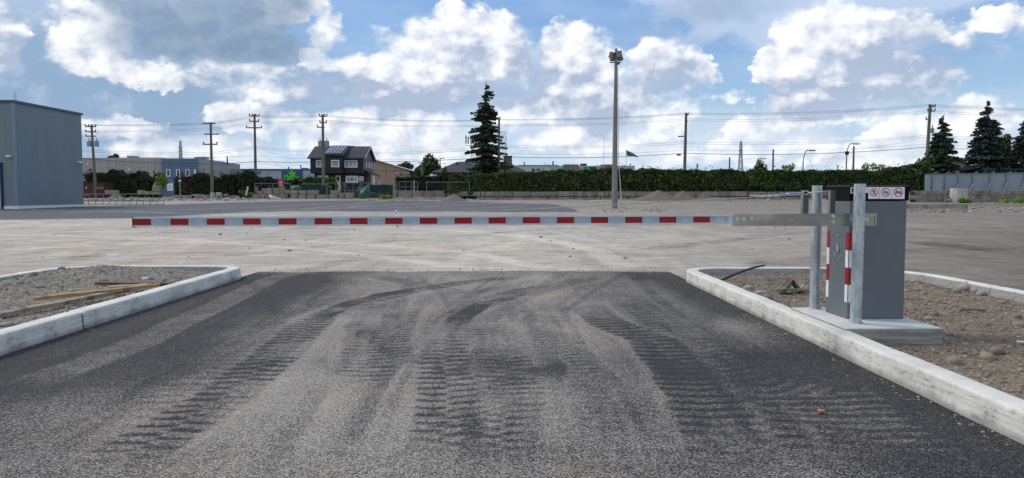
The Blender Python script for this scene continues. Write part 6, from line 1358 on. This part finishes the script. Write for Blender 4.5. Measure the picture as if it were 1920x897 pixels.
# ------------------------------------------------------------------ poles
WOODP = simple('weathered_pole_wood', (122,116,104), (92,88,78), 2, .95, stretch=(5, 5, .4)); DMET = simple('dull_metal', (110,116,120), (92,98,102), 3, .6); CER = simple('insulator_grey', (84,80,78), (70,68,66), 3, .4)
def upole(px, pyt, Y, label, arms=(), tr=(), rad=.15, pxb=None, grp='wooden utility poles along the far street', lamp=None, mat_=None, zb_=None):
    zb_ = float(gz(Y)) if zb_ is None else zb_; x1 = XX(px, Y); x0 = XX(pxb if pxb else px, Y); zt = ZZ(pyt, Y); f = thing('utility_pole', label, 'utility pole', (x0, Y, zb_), grp)
    mb = MB(); mb.tube([(x0, Y, zb_-.1), ((x0+x1)/2, Y, (zb_+zt)/2), (x1, Y, zt)], [rad, rad*.85, rad*.68], 10); mb.build('shaft', mat_ or WOODP, f, smooth='auto')
    for (py, a, b_, ins) in arms:
        z = ZZ(py, Y); mb = MB(); mb.box((XX(a, Y), Y-.22, z-.06), (XX(b_, Y), Y-.10, z+.06)); c = mb.build('crossarm', WOODP if ins >= 0 else DMET, f)
        for i in range(abs(ins)):
            xi = XX(a+(b_-a)*(i+.04)/(max(abs(ins)-1, 1)+.08), Y); mb = MB(); mb.tube([(xi, Y-.16, z+.06), (xi, Y-.16, z+.14), (xi, Y-.16, z+.26)], [.03, .08, .05], 8); mb.build('insulator', CER, c)
    for (pa, pb_, ya, yb_) in tr:
        xm = (XX(pa, Y)+XX(pb_, Y))/2; r0 = abs(XX(pb_, Y)-XX(pa, Y))/2; mb = MB(); za, zb2 = ZZ(yb_, Y), ZZ(ya, Y); mb.tube([(xm, Y-.1, za), (xm, Y-.1, zb2), (xm, Y-.1, zb2+.06)], [r0, r0, r0*.7], 14)
        t_ = mb.build('transformer', simple('transformer_grey', (140,150,160), (124,134,144), 2, .5), f, smooth='auto'); mb = MB(); mb.tube([(xm, Y-.1, zb2+.06), (xm, Y-.1, zb2+.4)], [.05, .03], 6); mb.build('bushing', CER, t_)
    if lamp:
        a, py, b_, py2 = lamp; mb = MB(); mb.tube([(XX(a, Y), Y-.1, ZZ(py, Y)), (XX((a+b_)/2, Y), Y-.5, ZZ(py2-.6, Y)), (XX(b_, Y), Y-.8, ZZ(py2, Y))], .035, 6); l_ = mb.build('lamp_arm', DMET, f)
        mb = MB(); xb2 = XX(b_, Y); mb.obox((xb2-.2*(1 if b_ < a else -1), Y-.85, ZZ(py2, Y)-.03), (.6, .22, .12)); mb.build('lamp_head', DMET, l_)
    return f
upole(175.5, 236, 86, 'pole with two grey transformers beside the metal hall', [(238.5,165,185,4),(248.5,165.5,185,2),(256.5,165.5,185,-1)], [(167,175,266,275.5),(181,189,266,275.5)], .17, 180)
p397 = upole(398, 231.5, 79, 'pole with three crossarms standing in a white concrete base', [(232.3,384,408,0),(252.5,387,414.5,0),(271.5,384,411,2)], (), .16)
mb = MB(); zc_ = float(gz(79)); mb.tube([(XX(398.7, 78.9), 78.9, zc_-.05), (XX(398.7, 78.9), 78.9, ZZ(361, 78.9))], [abs(XX(403, 79)-XX(398.7, 79)), abs(XX(402.4, 79)-XX(398.7, 79))], 18); cb = mb.build('concrete_base', CONC, p397, smooth='auto')
upole(480, 215, 86, 'pole with three crossarms above the left block stack', [(218.5,471,490,4),(228.5,471,489,2),(240.5,465,494,3)], (), .17)
upole(607, 215.5, 84, 'transformer pole standing before the black house', [(219,601.5,616,4),(231,602,615,2),(239.5,597,611,1)], [(598,606,265.5,275.5),(610,619,265.5,276)], .18, 607)
mb = MB()
upole(936, 222, 83, 'plain pole passing in front of the tall sparse spruce', [(224,934,938,2)], (), .15, 935)
upole(1284.5, 212, 86, 'bare pole with street lamp above the hedge middle', [(216,1283,1288,2),(228,1283,1287,1)], (), .2, 1282.5, lamp=(1283, 257, 1275, 256.5))
upole(1739, 196, 80, 'leaning pole with transformer in front of the right spruce', [(200,1735,1747,4),(208,1733,1747,3),(224,1730,1738,-1)], [(1740.5,1746.5,241,249.5)], .20, 1734)
upole(792.3, 303.5, 92, 'short bare pole left of the hip roofed house', [(306,785,793,0)], (), .17, 792, grp='small poles above the hedge')
upole(825.5, 296, 130, 'thin far pole with a small lamp between tree and roof', (), (), .12, lamp=(825.5, 298, 829, 297.5), grp='small poles above the hedge')
upole(1448.3, 280, 110, 'plain pole above the hedge beside the overgrowing bush', (), (), .16, grp='small poles above the hedge')
upole(1367, 295, 120, 'short plain pole left of the lattice tower', (), (), .16, grp='small poles above the hedge'); upole(1306.8, 307, 130, 'tiny pole stub with crossarm on the hedge top', [(311,1304.5,1309,0)], (), .15, grp='small poles above the hedge')
upole(1598.7, 274, 105, 'dark pole next to the curved lamp with signal box', (), (), .17, grp='small poles above the hedge', mat_=DMET); upole(1569.5, 310.5, 150, 'distant stub with small crossarm left of the curved lamp', [(311,1566,1573,0)], (), .14, grp='small poles above the hedge')
def curvedlamp(px, top, Y, reach, label, box=None):
    x = XX(px, Y); z0 = float(gz(Y)); f = thing('street_lamp', label, 'street lamp', (x, Y, z0), 'curved street lamps above the hedge'); zt = ZZ(top, Y); zs = zt-1.9; r_ = reach/F*Y
    pts = [(x, Y, z0), (x, Y, zs)]+[(x+r_*.6*(1-math.cos(t_)), Y, zs+(zt-zs)*math.sin(t_)) for t_ in np.linspace(.3, 1.57, 7)]+[(x+r_, Y, zt+.02)]
    mb = MB(); mb.tube(pts, [.09]*2+[.06]*8, 8); mb.build('mast', DMET, f, smooth=True); mb = MB(); mb.obox((x+r_+.3, Y, zt-.02), (.8, .3, .14)); mb.build('lamp_head', DMET, f, bevel=.04)
    if box: mb = MB(); mb.tube([(x, Y-.1, ZZ(box[1], Y)), (x, Y-.1, ZZ(box[1]-2, Y)), (x, Y-.1, ZZ(box[0], Y))], [.10, .26, .26], 10); mb.build('signal_box', DARK, f)
curvedlamp(1504.5, 282, 105, 13, 'plain curved street lamp left of the dark pole'); curvedlamp(1585.5, 269.5, 105, 13, 'taller curved street lamp carrying a dark signal box', (284, 291)); curvedlamp(1415.5, 297.5, 120, 11, 'lowest curved street lamp behind the overgrowing bush')
# tall concrete floodlight mast in the yard
Ym = G(1153, 391)[1]; mx = XX(1152.5, Ym); ms = thing('floodlight_mast', 'tall tapered concrete floodlight mast in the middle of the yard', 'light mast', (mx, Ym, gz(Ym)))
CPOLE = simple('spun_concrete', (150,145,141), (132,128,125), 2, .9, stretch=(3, 3, .5), fine=8); zt = ZZ(91, Ym)
mb = MB(); mb.tube([(mx, Ym, gz(Ym)-.2), (mx+.0, Ym, ZZ(240, Ym)), (mx+.02, Ym, ZZ(110, Ym)), (mx+.02, Ym, zt)], [.168, .122, .082, .07], 16); mb.build('shaft', CPOLE, ms, smooth='auto')
FL = simple('floodlight_housing', (112,118,120), (90,96,98), 4, .5)
for (dx_, dy_, py, yaw_, til) in ((-.22, -.1, 104, .9, .35), (.14, -.2, 102.5, -.35, .3), (.26, .12, 107.5, -1.3, .3), (-.12, .2, 107, 2.4, .3)):
    cz = ZZ(py, Ym); q = MB(); q.obox((mx+dx_, Ym+dy_, cz), (.30, .20, .34), rz=yaw_, rx=til); h_ = q.build('floodlight', FL, ms, bevel=.03)
    nx_, ny_ = math.sin(yaw_), -math.cos(yaw_); q = MB(); q.obox((mx+dx_+nx_*.105, Ym+dy_+ny_*.105, cz-.035), (.24, .02, .27), rz=yaw_, rx=til); q.build('lens', metal('lens', (150,156,156), (120,126,126), .15, .4), h_)
mb = MB(); mb.tube([(mx+.14, Ym-.1, ZZ(122, Ym)), (mx+.14, Ym-.1, ZZ(118, Ym))], .05, 8); mb.tube([(mx-.32, Ym, ZZ(117, Ym)), (mx+.30, Ym, ZZ(117, Ym))], .03, 6); mb.build('bracket', DARK, ms)
mb = MB(); mb.tube([(mx+.11, Ym-.14, ZZ(130, Ym)), (mx+.17, Ym-.15, ZZ(300, Ym)), (mx+.35, Ym-.25, gz(Ym)+.1)], [.012, .018, .03], 6); mb.build('conduit', simple('pale_conduit', (204,204,200)), ms)
# flagpole with wind blown flag, antenna mast
Yg = 120; gx_ = XX(1173.5, Yg); fp = thing('flagpole', 'thin white flagpole with a grey flag blown to the right', 'flagpole', (gx_, Yg, .75))
mb = MB(); mb.tube([(gx_, Yg, .75), (gx_, Yg, ZZ(278, Yg))], .05, 6); mb.build('mast', TRIM, fp)
V = []; nn = 14
for i in range(nn+1):
    u = i/nn; xa = XX(1174.5+21.5*u, Yg); z1 = ZZ(281.5+12.5*u**1.1, Yg); z0 = ZZ(292+3.2*u, Yg); yy = Yg+.25*math.sin(u*7); V += [(xa, yy, z0), (xa, yy+.1*math.sin(u*9+1), z1)]
mb = MB(); mb.add(V, [(2*i, 2*i+2, 2*i+3, 2*i+1) for i in range(nn)]); fo = mb.build('flag', simple('flag_cloth', (92,116,112), (70,92,92), .8, .8), fp); s_ = fo.modifiers.new('s', 'SOLIDIFY'); s_.thickness = .03
mb = MB(); mb.tube([(XX(1131.5, 140), 140, .75), (XX(1131.5, 140), 140, ZZ(255, 140))], [.06, .03], 5); mb.tube([(XX(1131.5, 140)-.25, 140, ZZ(272, 140)), (XX(1131.5, 140)+.25, 140, ZZ(272, 140))], .02, 4); tag(mb.build('antenna_mast', TRIM, origin=(XX(1131.5, 140), 140, .75)), 'hair thin antenna mast left of the floodlight mast', 'antenna')
# lattice towers
def lattice(px, top, base, hw, Y, label, arms, cat='lattice tower', grp='far lattice pylons', th=.10, taper=.18, name='lattice_tower'):
    x = XX(px, Y); z0, zt = .75, ZZ(top, Y); w = hw/F*Y; f = thing(name, label, cat, (x, Y, z0), grp); n = 9; mb = MB(); lv = []
    for i in range(n+1):
        u = i/n; ww = w*(1-u*(1-taper)); z = z0+(zt-z0)*u; lv.append([(x-ww, Y-ww, z), (x+ww, Y-ww, z), (x+ww, Y+ww, z), (x-ww, Y+ww, z)])
    for i in range(n):
        for j in range(4):
            j2_ = (j+1) % 4; mb.tube([lv[i][j], lv[i+1][j]], th, 4, False); mb.tube([lv[i][j], lv[i+1][j2_]], th*.6, 4, False); mb.tube([lv[i][j2_], lv[i+1][j]], th*.6, 4, False); mb.tube([lv[i+1][j], lv[i+1][j2_]], th*.6, 4, False)
    mb.build('frame', DMET2, f)
    for (py, hw_) in arms: mb = MB(); z = ZZ(py, Y); mb.tube([(x-hw_/F*Y, Y, z), (x, Y, z+.8), (x+hw_/F*Y, Y, z)], th, 4); mb.build('crossarm', DMET2, f)
    return f
DMET2 = simple('far_galvanised', (170,176,182), (156,162,168), 1, .6)
lattice(340.5, 265, 300, 5, 300, 'far lattice pylon above the blue office front', ((278, 4), (285, 4.5)), th=.13); lattice(1387.5, 265, 322, 6, 300, 'far lattice pylon above the middle of the hedge', ((276, 4), (283, 4.5), (290, 4)), th=.15)
lattice(945, 247.5, 310, 4.2, 180, 'square lattice antenna tower right of the sparse spruce', (), grp='telecom towers behind the spruce', th=.07, taper=1.0)
tt = lattice(886, 262, 330, 3, 170, 'telecom mast with a ring of panel antennas left of the sparse spruce', (), grp='telecom towers behind the spruce', th=.06, taper=.8)
for i, dx_ in enumerate((-12, -8, -3, 2, 7)):
    mb = MB(); Yt = 170; a = i*.9; mb.box((XX(886+dx_, Yt)-.16, Yt+math.sin(a)-.1, ZZ(270, Yt)), (XX(886+dx_, Yt)+.16, Yt+math.sin(a)+.1, ZZ(254.5+(i % 2)*2, Yt))); mb.build('panel_antenna', DMET2, tt)
for py in (259, 273): mb = MB(); mb.tube([(XX(873, 170), 170, ZZ(py, 170)), (XX(896, 170), 170, ZZ(py, 170))], .08, 5); mb.build('platform_rail', DMET2, tt)
lattice(1871, 247, 300, 5, 300, 'far antenna frame behind the tallest spruce', ((250, 4),), th=.10, taper=.6)
# ------------------------------------------------------------------ wires
WIRE = simple('wire', (70,74,80), (64,68,74), 1, .6); WIRET = simple('thick_cable', (44,48,54), (40,44,50), 1, .6)
def wire(pts, label, r, mat_=None, Y=85.5, sag=None):
    """pts: photo places at the poles and at mid spans"""
    xs_ = np.array([p[0] for p in pts], float); q = []
    for i in range(len(pts)-1):
        (x0, y0), (x1, y1) = pts[i][:2], pts[i+1][:2]; sg_ = pts[i][2] if len(pts[i]) > 2 else abs(x1-x0)*.018
        for k_ in range(12):
            t_ = k_/12; q.append((x0+(x1-x0)*t_, y0+(y1-y0)*t_+sg_*4*t_*(1-t_)))
    q.append(pts[-1][:2]); mb = MB(); v = [P(px, py, Y) for px, py in q]; mb.tube(v, r, 5)
    return tag(mb.build('overhead_wire', mat_ or WIRE, origin=v[0], smooth=True), label, 'overhead wire', 'overhead wires strung along the far street')
L1 = 'power line wire, one of the high bundle over the whole view'
for dy, nm in ((0, 'topmost thin power wire running from pole top to pole top'), (1.6, 'second highest power wire just below the topmost'), (3.2, 'third highest power wire just below the top pair')):
    wire([(150,234+dy*.4,2),(397,230+dy,1),(479,216.5+dy,2),(607,215.5+dy,6),(936,223.5+dy*.6,4),(1284,212+dy,6),(1738,196+dy*1.3,4),(2250,208+dy,0)], nm, .010, Y=85.5+dy*.1)
for dy, nm in ((0, 'upper wire of the second pair below the pole tops'), (3.4, 'lower wire of the second pair below the pole tops')):
    wire([(150,246+dy*.5,2),(397,240+dy,1),(479,229+dy*.6,1.5),(607,225+dy*.8,6),(936,234+dy*.5,4),(1284,223+dy,7),(1738,208+dy,4),(2250,222+dy,0)], nm, .010, Y=85.9+dy*.1)
for dy, nm in ((0, 'upper wire of the mid height pair'), (3.5, 'lower wire of the mid height pair')):
    wire([(150,281+dy,2),(397,286+dy,1),(479,275+dy,2),(607,282+dy,8),(936,272+dy,5),(1284,266+dy,7),(1736,254+dy,4),(2250,262+dy,0)], nm, .012, Y=85.5+dy*.1)
wire([(150,291,2),(397,295,1),(479,292,2),(607,298,6),(936,288,4),(1284,282,5),(1736,271,3),(2250,280,0)], 'single thin cable above the thick black one', .010)
wire([(150,297,2.5),(397,307.5,1),(479,303,1.5),(607,303.3,4),(936,294,5),(1284,287.5,7),(1735,276.5,4),(2250,286,0)], 'thick black telephone cable, lowest continuous line over the view', .028, WIRET)
wire([(150,300,3),(397,310,2),(479,306,3),(607,308,3)], 'thin cable drooping in front of the grey warehouse', .008); wire([(175,299,5),(330,318,1),(450,318,1)], 'slack wire sagging across the grey warehouse wall', .007)
wire([(482,277,2),(607,314,0)], 'steep service wire from the block stack pole down to the black house', .008); wire([(482,283,2),(540,318,0)], 'steep service wire down to the blue grey warehouse roof', .008); wire([(482,300,3),(560,318,0)], 'low slack service wire above the leafy sign', .007)
wire([(780,286,3),(936,276,3)], 'slanting wire left of the sparse spruce', .008); wire([(1284,293,12),(1448,288,4),(1500,293,3),(1598,281,3),(1735,258,0)], 'slack wire looping between the small poles over the hedge', .008)
wire([(607,296,5),(792,306,3),(936,300,0)], 'low thin wire behind the beige warehouse roof', .008)
b_ = MB(); b_.box((XX(1269, 85), 85, ZZ(292, 85)), (XX(1276, 85), 85.3, ZZ(289, 85))); tag(b_.build('cable_splice', DARK, origin=(XX(1272, 85), 85, ZZ(290, 85))), 'black splice case hanging on the thick cable by the lamp pole', 'splice case')
bpy.context.view_layer.update()
